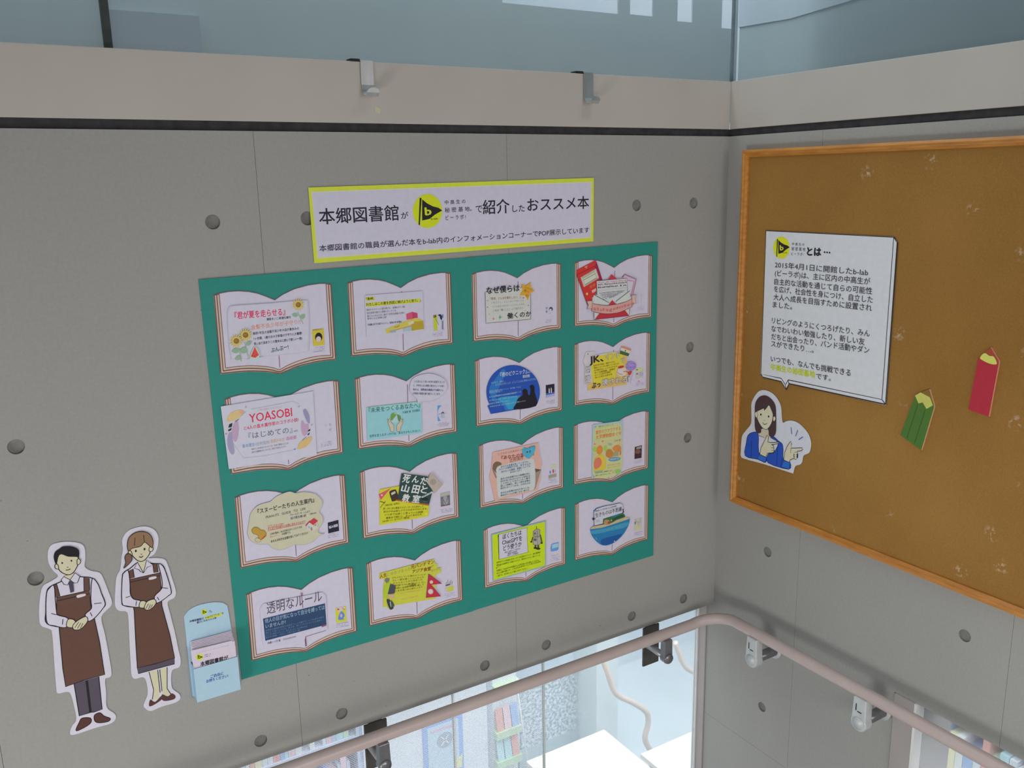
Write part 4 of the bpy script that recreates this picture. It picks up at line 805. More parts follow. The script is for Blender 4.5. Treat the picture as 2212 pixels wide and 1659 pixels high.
# 33 salmon
b = book(33); b.part('cover_picture').poly(quad(1500, 870, 1580, 855, 1580, 910, 1500, 925), 'a8b884').poly(quad(1448, 1050, 1590, 1015, 1590, 1075, 1450, 1112), '8c887c').poly(quad(1520, 950, 1540, 940, 1545, 1005, 1525, 1010), 'a8343c').poly(quad(1465, 975, 1488, 968, 1490, 1015, 1468, 1020), '4a74b0').poly(quad(1560, 960, 1572, 955, 1574, 990, 1562, 995), 'b07a80'); caption(b, 1445, 1140, 150, 105); b.done()
a = card(33, 'salmon pink card with a pale note, brown curls and a teal heart')
a.part('card').sheet([(450, 640), (1262, 468), (1300, 720), (1340, 850), (1300, 960), (1310, 1080), (1255, 1320), (490, 1510), (450, 1330), (390, 1080), (430, 900)], 'bd978c')
a.part('illustration').sp([(445, 940), (460, 850), (520, 805), (590, 820), (610, 860), (560, 880), (520, 920), (520, 1010), (470, 960)], '6a5846', 4).poly([(445, 960), (470, 955), (525, 1090), (505, 1105)], '7a6a64').poly([(1195, 930), (1320, 950), (1215, 1290), (1170, 1325), (1210, 1180)], '8a7a70').poly([(1200, 930), (1320, 950), (1225, 1000)], '5a4a48')
a.part('note').poly(smooth([(520, 1030), (510, 950), (560, 890), (700, 850), (950, 795), (1130, 755), (1190, 775), (1205, 900), (1215, 1100), (1195, 1290), (1100, 1330), (800, 1390), (600, 1450), (550, 1430), (530, 1300)], 4), 'adb3b4')
a.part('printed_title').text('『あなたの言葉を』', (605, 775), (1190, 690), 68, '7a3430', .02).text('辻村深月', (755, 820), (990, 765), 68, '7a4440', .01)
a.part('heart').poly(smooth([(975, 590), (1020, 545), (1085, 565), (1150, 520), (1215, 530), (1205, 620), (1160, 700), (1095, 752), (1030, 720), (985, 660)], 3), '4696b0').text('心に刺さる', (1020, 590), (1205, 545), 34, '2c4a60').text('+1', (1045, 668), (1125, 650), 60, '2c3c50', .03)
a.part('printed_text').text('こどもだったあなたへ', (545, 690), (970, 610), 34, '8a6468')
for i, t in enumerate(('あなたの言葉を持っていますか。', '大人への期待や不安、好きなもの。', '友だちとの関係、読書についても', 'あるあるとうなずく!')): a.text(t, ((595, 560, 600, 760)[i], (920, 965, 1010, 1015)[i]), ((1095, 1140, 1120, 965)[i], (820, 855, 900, 975)[i]), 36, '4a5a84', .01)
for i, t in enumerate(('毎日小学生新聞での人気連載が本に', '自分の中にあるモヤモヤした気持ちを', 'ことばにしてみたい人へ贈る', '楽しい時間も、悲しい時も言葉は', '味方になってくれる。大切なのは')): a.text(t, (590, 1135 + 42 * i), (1120, 1030 + 44 * i - (i > 1) * 6), 32, '4c5a6c', .01)
for i, t in enumerate(('あなたの言葉があなたをつくる。', '読めばきっと心が軽くなる一冊です。')): a.text(t, (590, 1385 + 45 * i), (1110, 1282 + 42 * i), 32, '4c5a6c', .01)
a.done({'heart': 'teal heart sticker'})
# 34 tall pastel
b = book(34); b.part('cover_picture').poly(quad(1318, 835, 1452, 800, 1445, 1040, 1312, 1060), '3a2a30').poly(quad(1350, 840, 1440, 815, 1440, 860, 1345, 880), '8a8480').sp([(1330, 900), (1400, 880), (1430, 920), (1390, 960), (1330, 950)], '6a4a42', 4); caption(b, 1305, 1095, 150, 115, -.15); b.done()
a = card(34, 'tall narrow pastel card with orange title and park drawing')
a.part('card').sheet([(525, 415), (1100, 335), (1065, 1345), (510, 1430)], '92aab0')
a.poly(smooth([(560, 500), (600, 450), (900, 400), (1040, 395), (1065, 450), (1065, 700), (1045, 1300), (560, 1400), (545, 900), (545, 600)], 4), 'aab27e').sp([(545, 720), (800, 700), (1070, 680), (1060, 900), (1040, 1050), (800, 1080), (770, 1250), (560, 1260), (540, 1000)], 'b0aa80', 4)
a.part('printed_title').text('東京のワクワクする', (580, 605), (1055, 520), 72, 'c06a38', .022).text('大学博物館めぐり', (580, 695), (1060, 610), 76, 'c06a38', .022)
a.part('printed_text').text('散歩に行こう', (640, 470), (920, 430), 34, '8a8440', .01).text('大坪 覚', (935, 742), (1050, 718), 34, '6a7460', .01).text('おでかけに持っていきたい', (800, 1200), (1040, 1160), 34, 'bd8050', .01).text('ガイドブック!', (800, 1250), (1040, 1205), 34, 'bd8050', .01).text('大学の中には楽しい博物館がいっぱい', (570, 1345), (890, 1290), 28, '5e6a5c').text('無料で入館できるところも', (580, 1390), (860, 1345), 28, '5e6a5c')
a.part('illustration').ell(568, 880, 38, 50, '8ab050').ell(768, 860, 34, 55, '8ab050').ell(655, 890, 58, 85, 'c07a38', .2).sp([(775, 930), (830, 870), (900, 910), (910, 1000), (850, 1040), (780, 1010)], 'a8743c', 4).sp([(905, 850), (980, 795), (1050, 820), (1055, 900), (980, 930), (920, 900)], 'b87844', 4).poly(quad(920, 930, 1010, 905, 1010, 1000, 915, 1010), '8f8a6a').poly(quad(1035, 910, 1062, 905, 1058, 980, 1032, 985), 'b8684a').ell(850, 785, 34, 20, '74a48c')
a.sp([(560, 1080), (640, 990), (740, 1010), (765, 1230), (650, 1270), (560, 1280)], 'c0a838', 4).sp([(545, 1180), (570, 1070), (640, 1030), (690, 1090), (680, 1180), (580, 1250)], 'c06a58', 4).ell(935, 1065, 115, 38, '5a86a4', -.12).greek((850, 1080), (1030, 1055), 22, 'a0b4bc', .8, 5).ell(1000, 1300, 55, 45, '84ac5c').poly(quad(560, 1300, 720, 1278, 700, 1295, 560, 1318), '6f9ab0')
for x, y, c in ((575, 460, 'b08a8c'), (710, 728, 'c0743c'), (1040, 580, 'b88a60'), (545, 1395, 'b87a8c'), (905, 1310, 'c08a6a'), (560, 780, 'b86a70')): a.ell(x, y, 14, 14, c)
a.done()
# 41 navy strip
b = book(41); b.part('cover_picture').poly(quad(1545, 745, 1710, 715, 1720, 955, 1560, 975), 'b2b43c').poly([(1560, 745), (1640, 725), (1700, 730), (1640, 790), (1590, 800)], 'b8a8b0').ell(1590, 765, 18, 14, 'b04a40').sp([(1600, 850), (1640, 795), (1680, 830), (1690, 870), (1670, 900), (1680, 920), (1600, 930), (1590, 890)], '5a78b8', 4).ell(1636, 862, 20, 26, 'c090b0').line([(1650, 740), (1690, 770)], 6, '5a5a4a'); caption(b, 1560, 1000, 190, 125, -.15); b.done()
a = card(41, 'card with thin brush title above a dark navy text strip, bottom left book')
a.part('card').sheet([(370, 760), (420, 680), (1340, 500), (1400, 560), (1425, 1095), (1085, 1185), (1060, 1280), (440, 1370), (420, 1320)], 'afacbe')
a.part('navy_strip').poly([(418, 912), (1385, 672), (1410, 1005), (455, 1258)], '2a4060').poly([(1330, 1025), (1408, 998), (1410, 1020), (1340, 1045)], '7a4a6a')
a.part('printed_title').text('透明なルール', (480, 845), (1340, 640), 175, '4a4650', .004)
a.line([(1015, 500), (1040, 742)], 10, '70405a'); a.line([(1085, 1190), (1400, 1095)], 8, '6a5058'); a.line([(1080, 1190), (1100, 1340)], 10, '70405a')
a.part('printed_text').text('他人の目が気になって自分を縛っては', (450, 985), (1380, 765), 70, '8aa0b4', .008).text('いませんか?', (460, 1065), (775, 990), 64, '8aa0b4', .008)
for i, t in enumerate(('中学生の優希は学校でも目立つことを避けて、いつも周りの目を', '気にして過ごしていた。ある日、新しいクラスメイトと出会い、', '少しずつ変わっていく。見えないルールに縛られた', '私たちの物語。「わたし」を取り戻す一冊。')): a.text(t, (462, 1112 + 36 * i), ((1370, 1350, 1110, 1000)[i], (895, 940, 1040, 1100)[i]), 26, '64809c')
a.text('佐藤いつ子 著', (490, 1310), (690, 1265), 32, '5a565e', .01).text('KADOKAWA', (735, 1250), (935, 1205), 32, '77727c', .01)
a.done()
# 42 pennants
b = book(42); b.part('cover_picture').poly(quad(1545, 935, 1650, 905, 1655, 990, 1555, 1018), 'b0b048').poly(quad(1505, 950, 1545, 935, 1555, 1010, 1510, 1020), 'aca8a8')
for x, y, h in ((1525, 915, 70), (1550, 905, 100), (1575, 900, 60), (1600, 895, 80), (1625, 890, 55)): b.line([(x, y), (x + 8, y - h)], 6, '5c5c5c')
b.line([(1520, 905), (1590, 890)], 18, '3a3a40'); caption(b, 1505, 1060, 180, 135, -.2); b.done()
a = card(42, 'yellow green card with two red pennant flags and a tall figure print, bottom row')
a.part('card').sheet([(390, 705), (1325, 455), (1330, 520), (1380, 545), (1380, 610), (1442, 600), (1440, 690), (1350, 720), (1350, 1130), (650, 1245), (640, 1290), (580, 1330), (520, 1270), (460, 1280), (455, 1000), (480, 790), (400, 800)], 'aeb03c')
a.part('printed_title').text('人生', (398, 790), (520, 755), 66, '7a3a1c', .03).text('にゆきづまった', (525, 752), (925, 645), 56, '8c8a48', .015).text('元バンドマン', (930, 630), (1330, 530), 70, '7a3c20', .03).text('が', (1270, 605), (1320, 592), 40, '8a6a28').text('アジア食堂', (950, 705), (1270, 645), 62, '7a3c20', .03).text('めぐりへ', (1275, 680), (1430, 650), 48, '8c8a5c', .015)
a.part('printed_text')
for i, t in enumerate(('ぶらぶらしていた俺がネパールで', 'カレー屋を開くことになった', 'ひょんなことから始まった', '異国での食堂づくり。', '仲間と出会い料理を通して', '人生を見つめる旅エッセイ')): a.text(t, (600 + 12 * i, 790 + 46 * i), (1175 - (i % 3) * 25, 735 + 42 * i), 30, '6f6a20', .01)
a.text('ネパールの味に出会い', (860, 945), (1020, 900), 40, '45431c', .01); a.greek((700, 1060), (1150, 990), 26, 'c09c50', .7, 4).greek((720, 1170), (1050, 1100), 26, 'c09c50', .7, 5)
a.part('walking_figure').sp([(485, 800), (520, 775), (560, 790), (555, 830), (515, 858), (490, 840)], '6a6a66', 4).poly([(568, 875), (640, 890), (668, 930), (650, 1040), (525, 1062)], '42464a').poly([(575, 870), (560, 850), (500, 870), (465, 960), (470, 1120), (520, 1130), (530, 1050)], '9aae2e').poly([(528, 1050), (640, 1060), (650, 1110), (560, 1130)], 'b0987a').sp([(515, 1140), (570, 1150), (600, 1230), (630, 1290), (575, 1315), (530, 1230)], '30383c', 4).line([(570, 1180), (590, 1270)], 12, 'a8b0ac').sp([(590, 1150), (640, 1230), (635, 1270), (600, 1220)], '3a4248', 3)
a.part('pennant').poly([(1228, 705), (1455, 872), (1272, 892), (1440, 1088), (1185, 1112)], 'a82a3c').line([(1228, 705), (1455, 872), (1272, 892), (1440, 1088), (1185, 1112), (1228, 705)], 6, '4a3a78')
for x, y, r in ((1262, 1012, 52), (1275, 850, 34)): a.poly([(x + (r if i % 2 else r * .72) * math.cos(i * math.pi / 12), y + (r if i % 2 else r * .72) * math.sin(i * math.pi / 12) - 5) for i in range(24)], 'b8aca8')
a.done({'pennant': 'crimson double pennant flag'})
# 43 lime robot
b = book(43); b.part('cover_picture').poly([(1420, 785), (1545, 750), (1545, 880), (1520, 905), (1410, 925), (1400, 860)], '5a84c0').poly([(1430, 800), (1540, 770), (1540, 840), (1430, 870)], '8ab0d0').line([(1405, 1005), (1500, 985)], 7, '7a9ac0').ell(1530, 970, 10, 7, 'b8a84c'); caption(b, 1395, 1050, 170, 145, -.2); b.done()
a = card(43, 'lime green card with a grey toy robot and white title box')
a.part('card').sheet([(340, 615), (1320, 368), (1320, 1190), (375, 1455)], '7c98a0').poly([(360, 630), (1305, 390), (1303, 1175), (385, 1435)], 'aac61e')
a.part('title_box').poly(smooth([(475, 640), (500, 615), (950, 505), (980, 520), (985, 700), (995, 900), (975, 940), (520, 1055), (485, 1055), (468, 850)], 3), 'b2b0be').line(smooth([(475, 640), (500, 615), (950, 505), (980, 520), (985, 700), (995, 900), (975, 940), (520, 1055), (485, 1055), (468, 850)], 3), 6, '4a5a30', True)
a.part('printed_title').text('ぼくたちは', (545, 710), (885, 625), 90, '22222a', .018).text('ChatGPTを', (535, 810), (895, 725), 88, '22222a', .018).text('どう使うか', (555, 915), (885, 830), 90, '22222a', .018)
a.part('printed_text').text('著者 浅野大介 解説者', (580, 955), (860, 880), 26, '4a4a52').text('監修 山内祐平', (640, 975), (805, 935), 30, '3a3a42', .01).text('発行 二見書房', (630, 1012), (825, 965), 30, '4a4a52')
for i, t in enumerate(('世界中でいま急速に広まっている生成AIについて、東大教授が', '夏休みの自由研究にも役立つように、基本からやさしく教えてくれ', 'ました。', '本書は、ChatGPTの仕組みと上手な使い方を紹介しながら、', 'AIと人間の違いや、これからの学びについて考えるための', '一冊です。ぜひ手にとって読んでみてください。')): a.text(t, (435, 1140 + 48 * i), ((1225, 1215, 520, 1200, 1225, 985)[i], (950, 1000, 1165, 1090, 1115, 1240)[i]), 30, '566a10', .014)
a.part('toy_robot').line([(1148, 470), (1148, 530)], 9, '2a2a2c').poly([(1090, 560), (1150, 515), (1212, 530), (1212, 640), (1160, 665), (1090, 640)], '8e8a84').line([(1090, 560), (1150, 515), (1212, 530), (1212, 640), (1160, 665), (1090, 640)], 6, '3a3a38', True).line([(1160, 550), (1162, 660)], 6, '3a3a38').ell(1120, 600, 18, 20, '5c5a58').poly([(1085, 670), (1165, 660), (1220, 660), (1222, 780), (1170, 815), (1090, 795)], '98948e').line([(1085, 670), (1165, 660), (1220, 660), (1222, 780), (1170, 815), (1090, 795)], 6, '3a3a38', True).line([(1165, 665), (1168, 812)], 6, '3a3a38').poly(quad(1098, 685, 1148, 690, 1148, 735, 1098, 728), '5a5654')
a.line([(1085, 660), (1062, 740)], 16, '35302e').line([(1215, 620), (1250, 760)], 16, '35302e').ell(1056, 748, 18, 16, '35302e').ell(1240, 768, 18, 16, '35302e').line([(1130, 805), (1130, 865)], 30, '3c4038').line([(1180, 805), (1180, 860)], 28, '3c4038').ell(1130, 858, 34, 18, '2c2c2a').ell(1178, 870, 38, 20, '2c2c2a')
a.done()
# 44 sea
b = book(44); b.part('cover_picture').poly(quad(1318, 795, 1450, 765, 1448, 985, 1310, 1015), 'a9a89c').poly(quad(1315, 960, 1448, 930, 1448, 985, 1312, 1015), 'b0ae84').line([(1330, 800), (1350, 860)], 6, '6a6a74').line([(1430, 780), (1410, 830)], 6, '6a6a74').ell(1325, 870, 12, 30, '6a6a78').ell(1385, 880, 20, 30, 'a0a0a0').line([(1360, 850), (1440, 850)], 5, '7a7a70'); caption(b, 1305, 1065, 160, 155, -.2); b.done()
a = card(44, 'half-round blue sea card with a green island and white title panel')
a.part('card').sheet([(480, 990), (500, 950), (555, 920), (545, 640), (600, 590), (760, 545), (900, 520), (1040, 490), (1090, 530), (1110, 720), (1140, 760), (1232, 775)] + smooth([(1232, 790), (1200, 920), (1110, 1080), (980, 1210), (850, 1280), (730, 1295), (620, 1240), (520, 1120), (485, 1010)], 4, False), '256a98')
a.poly([(483, 990), (500, 950), (560, 925), (740, 900), (1140, 760), (1232, 772), (1228, 790), (900, 900), (700, 960)], 'a89c7c').sp([(500, 1020), (800, 960), (1200, 850), (1140, 950), (900, 1010), (560, 1080)], '3a84a4', 4).sp([(700, 1180), (900, 1120), (1080, 1080), (960, 1210), (800, 1280), (690, 1270)], '1d4c88', 4)
a.part('island').poly(smooth([(720, 890), (740, 800), (860, 750), (930, 760), (1060, 700), (1100, 690), (1135, 755), (1000, 800), (920, 850), (840, 880)], 4), '385c34').sp([(900, 800), (980, 750), (1080, 720), (1110, 750), (980, 800), (920, 830)], '234a28', 4).sp([(735, 880), (760, 810), (840, 820), (860, 880), (800, 905)], '9a7a52', 4).ell(835, 862, 28, 24, '7a4a34').ell(877, 820, 10, 14, 'a8b0a0').line([(580, 1140), (610, 1190)], 5, '8ab0c8').ell(937, 1215, 11, 12, '9ab4cc').ell(935, 1214, 5, 5, 'c8ccd8')
a.part('title_panel').poly([(548, 660), (600, 600), (760, 548), (1050, 495), (1092, 530), (1100, 670), (720, 790), (715, 880), (556, 918)], 'b0b1bd').line([(556, 918), (548, 660), (600, 600), (760, 548), (800, 545)], 6, '3a4a44').line([(820, 545), (1040, 492), (1090, 525), (1100, 620)], 6, '3a4a44').line([(556, 925), (715, 890)], 12, '34442c').poly([(515, 790), (540, 765), (585, 795), (555, 800), (540, 830)], '2c3034').poly([(1085, 600), (1110, 610), (1105, 645), (1120, 660), (1085, 690), (1090, 650)], '2c3034')
a.part('printed_title').text('生きものは不思議', (572, 770), (1070, 640), 78, '34343c', .01)
a.part('printed_text').text('最前線に立つ研究者15人の白熱!講義', (570, 665), (970, 565), 32, '4a4a54').greek((570, 830), (650, 815), 14, '7a7a84', .8, 1).greek((570, 860), (650, 845), 14, '7a7a84', .8, 2).greek((780, 1010), (1030, 940), 22, '7a9a84', .6, 3)
a.done()

# ---- emblem: yellow-green disc with a black pennant carrying a b
def emblem(a, cx, cy, rx, ry, sc=1.0, tiny=False, part='emblem'):
    a.part(part).ell(cx, cy, rx, ry, 'b4c41e', n=36)
    X = lambda x, y: (cx + (x - 930) / 108 * rx, cy + (y - 292) / 125 * ry)
    a.poly([X(872, 195), X(886, 197), X(874, 397), X(864, 392)], '1e1c22').poly([X(890, 205)] + [X(*p) for p in ((925, 235), (970, 258), (1010, 268), (1038, 288), (985, 318), (945, 350), (890, 362))], '1e1c22')
    a.text('b', X(912, 330), X(962, 325), 72 * ry / 125, 'b4c41e', .03)
    if not tiny: a.text('b-lab', X(955, 358), X(1006, 355), 16 * ry / 125, '3a3a20', .02)
# ---- banner
a = Art('banner', 'long white paper banner with lime border above the green sheets', 'banner', (650, 370, 3.403), off=.0028)
a.part('sheet').sheet([(54, 119), (2154, 48), (2150, 515), (98, 676)], 'b4c63a').poly([(76, 150), (2138, 76), (2134, 488), (122, 642)], 'b5b8a0').poly([(84, 158), (2130, 84), (2126, 482), (126, 634)], 'b0adbf')
a.part('printed_title').text('本郷図書館', (136, 392), (722, 360), 112, '24222c', .014).text('が', (737, 352), (790, 349), 50, '24222c', .012)
a.text('で', (1285, 308), (1336, 305), 58, '24222c', .008).text('紹介', (1338, 318), (1535, 306), 100, '24222c', .014).text('した', (1555, 302), (1645, 298), 52, '24222c', .01).text('おススメ本', (1664, 296), (2118, 274), 92, '24222c', .014)
a.part('printed_text').text('中 高 生 の', (1058, 245), (1210, 236), 30, '34323c', .008).text('秘 密 基 地。', (1058, 304), (1255, 292), 34, '34323c', .008).text('ビ ー ラ ボ !', (1064, 360), (1212, 352), 34, '34323c', .008)
a.text('本郷図書館の職員が選んだ本をb-lab内のインフォメーションコーナーでPOP展示しています', (136, 592), (2118, 452), 47, '24222c', .006)
emblem(a, 930, 292, 108, 125)
a.done()

# ---- two standing staff cut-outs
SK = 'b3ae94'; SHIRT = 'b4b0c2'; APR = '553c33'; DK = '4a4450'; LN = '1c1820'
fm = (60, 1120, 3.456)
a = Art('staff_cutout', 'paper cut-out of a short haired man in shirt, tie and brown apron', 'paper cut-out', fm, off=.002)
a.part('backing_paper').sheet(smooth([(150, 250), (175, 200), (230, 180), (310, 174), (395, 188), (425, 225), (430, 300), (425, 360), (470, 390), (535, 405), (565, 450), (600, 540), (628, 620), (615, 660), (550, 735), (575, 860), (605, 1020), (625, 1150), (612, 1185), (578, 1202), (585, 1300), (590, 1410), (645, 1455), (658, 1490), (620, 1530), (500, 1565), (345, 1615), (315, 1600), (330, 1550), (362, 1500), (345, 1400), (320, 1310), (290, 1295), (225, 1305), (212, 1260), (198, 1080), (182, 860), (160, 825), (100, 800), (85, 740), (88, 620), (110, 510), (170, 470), (225, 430), (190, 390), (155, 330)], 4), 'b5b2c4')
a.part('trousers').poly([(345, 1230), (530, 1180), (555, 1425), (495, 1445), (470, 1445), (385, 1475)], DK).line([(345, 1230), (385, 1475), (470, 1447), (495, 1445), (555, 1425), (530, 1180)], 6, LN).line([(440, 1210), (468, 1445)], 16, '201c24')
a.part('shoes').poly([(405, 1475), (470, 1458), (470, 1490), (410, 1495)], 'b9b5c4').shape([(360, 1575), (385, 1520), (405, 1490), (465, 1488), (473, 1520), (440, 1550), (375, 1583)], '4c302c', 5, LN, 3).shape([(495, 1475), (510, 1458), (540, 1450), (570, 1475), (615, 1492), (600, 1515), (530, 1525), (500, 1510)], '4c302c', 5, LN, 3)
a.part('shirt').shape([(140, 560), (165, 510), (250, 470), (330, 430), (400, 435), (480, 445), (520, 490), (550, 560), (577, 630), (560, 670), (440, 780), (300, 812), (145, 785), (135, 690)], SHIRT, 7, LN, 4)
a.part('apron').poly([(215, 590), (460, 535), (470, 650), (500, 760), (535, 920), (573, 1165), (420, 1205), (283, 1255), (262, 1120), (235, 820), (215, 700)], APR).line([(215, 590), (460, 535), (470, 650), (500, 760), (535, 920), (573, 1165), (420, 1205), (283, 1255), (262, 1120), (235, 820), (215, 700)], 6, LN, True).poly([(178, 505), (215, 488), (240, 580), (205, 590)], APR).poly([(418, 438), (458, 445), (462, 535), (420, 542)], APR).line([(215, 615), (462, 560)], 5, LN).line([(178, 505), (205, 590)], 5, LN).line([(215, 488), (240, 580)], 5, LN).line([(418, 438), (420, 542)], 5, LN).line([(458, 445), (462, 535)], 5, LN)
a.part('name_badge').poly(smooth([(366, 572), (425, 560), (430, 575), (372, 592)], 2), 'b8b4c4')
a.part('sleeves').shape([(140, 560), (160, 520), (195, 500), (205, 600), (215, 700), (230, 722), (300, 745), (285, 812), (200, 800), (145, 780), (135, 680)], SHIRT, 6, LN, 3).line([(175, 708), (240, 722)], 5, LN).line([(262, 750), (258, 790)], 5, LN).shape([(470, 600), (480, 450), (525, 490), (550, 560), (577, 630), (560, 670), (500, 740), (450, 765), (428, 715), (475, 670)], SHIRT, 6, LN, 3).line([(495, 635), (550, 628)], 5, LN).line([(465, 700), (480, 728)], 5, LN)
a.part('hands').shape([(300, 752), (345, 755), (360, 790), (340, 812), (290, 805)], SK, 5, LN, 3).shape([(365, 765), (430, 730), (448, 755), (430, 790), (390, 825), (345, 828), (335, 800)], SK, 5, LN, 3).line([(380, 770), (350, 815)], 4, LN).line([(395, 778), (370, 820)], 4, LN).line([(412, 780), (392, 818)], 4, LN)
a.part('collar').poly([(270, 430), (350, 405), (345, 455), (300, 470)], SK).shape([(248, 458), (268, 432), (315, 455), (297, 495), (270, 490)], SHIRT, 5, LN, 1).shape([(315, 455), (352, 405), (388, 430), (370, 478), (345, 480)], SHIRT, 5, LN, 1)
a.part('tie').poly([(303, 480), (318, 462), (338, 472), (342, 500), (345, 545), (318, 552), (310, 510)], '40394a')
a.part('head').shape([(205, 300), (215, 250), (270, 235), (340, 245), (375, 280), (378, 310), (370, 350), (340, 400), (300, 418), (250, 398), (222, 360)], SK, 6, LN, 4).shape([(370, 300), (392, 308), (388, 335), (368, 340)], SK, 5, LN, 3).shape([(222, 340), (203, 345), (205, 370), (230, 372)], SK, 5, LN, 3)
a.part('hair').poly(smooth([(193, 280), (205, 245), (235, 225), (260, 208), (320, 205), (370, 222), (384, 250), (378, 300), (365, 285), (300, 282), (250, 265), (228, 285), (215, 340), (200, 320)], 4), '151318')
a.part('face').ell(256, 330, 6, 7, LN).ell(325, 313, 6, 7, LN).line([(292, 362), (302, 362)], 4, LN).line([(283, 383), (300, 382), (318, 374)], 5, LN)
a.done()
a = Art('staff_cutout', 'paper cut-out of a ponytailed woman in brown apron and dark skirt, beside the man', 'paper cut-out', fm, off=.002)
a.part('backing_paper').sheet(smooth([(705, 160), (740, 100), (800, 70), (880, 60), (945, 85), (975, 140), (970, 210), (945, 265), (900, 295), (960, 295), (1020, 305), (1045, 345), (1075, 440), (1105, 540), (1095, 590), (1045, 625), (1065, 720), (1100, 860), (1125, 980), (1142, 1060), (1130, 1110), (1080, 1132), (1070, 1200), (1080, 1270), (1130, 1310), (1138, 1345), (1100, 1375), (1000, 1405), (920, 1437), (880, 1420), (865, 1390), (895, 1310), (885, 1220), (860, 1185), (800, 1197), (775, 1170), (768, 1080), (758, 900), (750, 740), (735, 695), (680, 688), (652, 650), (652, 560), (662, 440), (690, 380), (700, 290), (710, 230)], 4), 'b5b2c4')
a.part('legs').poly([(905, 1145), (968, 1130), (985, 1300), (975, 1345), (930, 1355), (940, 1280)], SK).line([(905, 1145), (940, 1280), (930, 1350)], 5, LN).line([(970, 1130), (988, 1300)], 5, LN).poly([(985, 1128), (1040, 1110), (1040, 1270), (1068, 1310), (1020, 1328), (1002, 1290)], SK).line([(1040, 1110), (1040, 1270), (1068, 1310)], 5, LN).line([(985, 1128), (1002, 1290)], 5, LN)
a.part('shoes').poly(smooth([(905, 1400), (915, 1350), (950, 1370), (995, 1325), (1000, 1350), (940, 1392)], 3), '4a302e').poly(smooth([(1000, 1350), (1003, 1312), (1045, 1328), (1075, 1305), (1103, 1325), (1092, 1348), (1030, 1362)], 3), '4a302e')
a.part('skirt').poly([(815, 1110), (1095, 1040), (1095, 1085), (825, 1158)], DK).line([(815, 1110), (1095, 1040), (1095, 1085), (825, 1158)], 5, LN, True)
a.part('shirt').shape([(705, 440), (720, 400), (760, 375), (830, 325), (930, 335), (1000, 345), (1030, 400), (1070, 540), (1050, 575), (950, 640), (830, 662), (720, 650), (702, 610)], SHIRT, 7, LN, 4)
a.part('apron').poly([(760, 455), (985, 405), (995, 510), (1000, 650), (1060, 870), (1095, 1040), (950, 1085), (818, 1115), (805, 900), (795, 690), (770, 580)], APR).line([(760, 455), (985, 405), (995, 510), (1000, 650), (1060, 870), (1095, 1040), (950, 1085), (818, 1115), (805, 900), (795, 690), (770, 580)], 6, LN, True).poly([(750, 390), (785, 375), (795, 440), (762, 450)], APR).poly([(932, 338), (965, 338), (972, 400), (942, 405)], APR).line([(762, 475), (988, 425)], 5, LN)
for p in ([(750, 390), (762, 450)], [(785, 375), (795, 440)], [(932, 338), (942, 405)], [(965, 338), (972, 400)]): a.line(p, 5, LN)
a.part('name_badge').poly(smooth([(905, 440), (955, 430), (958, 445), (908, 458)], 2), 'b8b4c4')
a.part('sleeves').shape([(705, 440), (722, 400), (750, 390), (762, 480), (765, 560), (790, 600), (845, 615), (835, 660), (740, 652), (702, 625)], SHIRT, 6, LN, 3).line([(730, 590), (765, 578)], 5, LN).line([(812, 615), (806, 650)], 5, LN).shape([(975, 342), (1005, 350), (1032, 405), (1070, 540), (1050, 575), (965, 630), (945, 580), (1000, 520), (998, 440)], SHIRT, 6, LN, 3).line([(1000, 515), (1045, 520)], 5, LN).line([(965, 585), (980, 608)], 5, LN)
a.part('hands').shape([(840, 618), (875, 615), (890, 640), (870, 665), (832, 660)], SK, 5, LN, 3).shape([(890, 618), (940, 600), (958, 622), (940, 655), (905, 680), (875, 678), (870, 655)], SK, 5, LN, 3).line([(900, 635), (880, 672)], 4, LN).line([(915, 640), (900, 675)], 4, LN).line([(930, 640), (915, 668)], 4, LN)
a.part('collar').poly([(820, 315), (885, 310), (875, 370), (862, 405), (835, 370)], SK).shape([(795, 370), (818, 325), (862, 405), (840, 395), (830, 380)], SHIRT, 5, LN, 1).shape([(862, 405), (885, 312), (935, 345), (890, 362)], SHIRT, 5, LN, 1)
a.part('head').shape([(752, 235), (760, 180), (840, 170), (905, 180), (915, 230), (900, 275), (860, 315), (820, 312), (785, 280)], SK, 6, LN, 4).shape([(908, 210), (932, 212), (930, 240), (905, 242)], SK, 5, LN, 3).shape([(770, 242), (752, 240), (752, 265), (778, 270)], SK, 5, LN, 3)
a.part('hair').shape([(742, 195), (755, 140), (800, 105), (855, 95), (905, 112), (932, 160), (928, 215), (900, 195), (870, 175), (840, 205), (780, 220), (750, 240)], '7a5f48', 5, LN, 4).shape([(735, 265), (765, 262), (778, 295), (765, 325), (715, 370), (730, 330), (724, 290)], '6a4f40', 5, LN, 3).line([(800, 140), (795, 200)], 4, LN).line([(862, 120), (870, 175)], 4, LN)
a.part('face').ell(805, 240, 7, 9, LN).ell(870, 226, 7, 9, LN).line([(842, 262), (850, 268)], 4, LN).line([(830, 283), (846, 288), (860, 278)], 6, LN)
a.done()

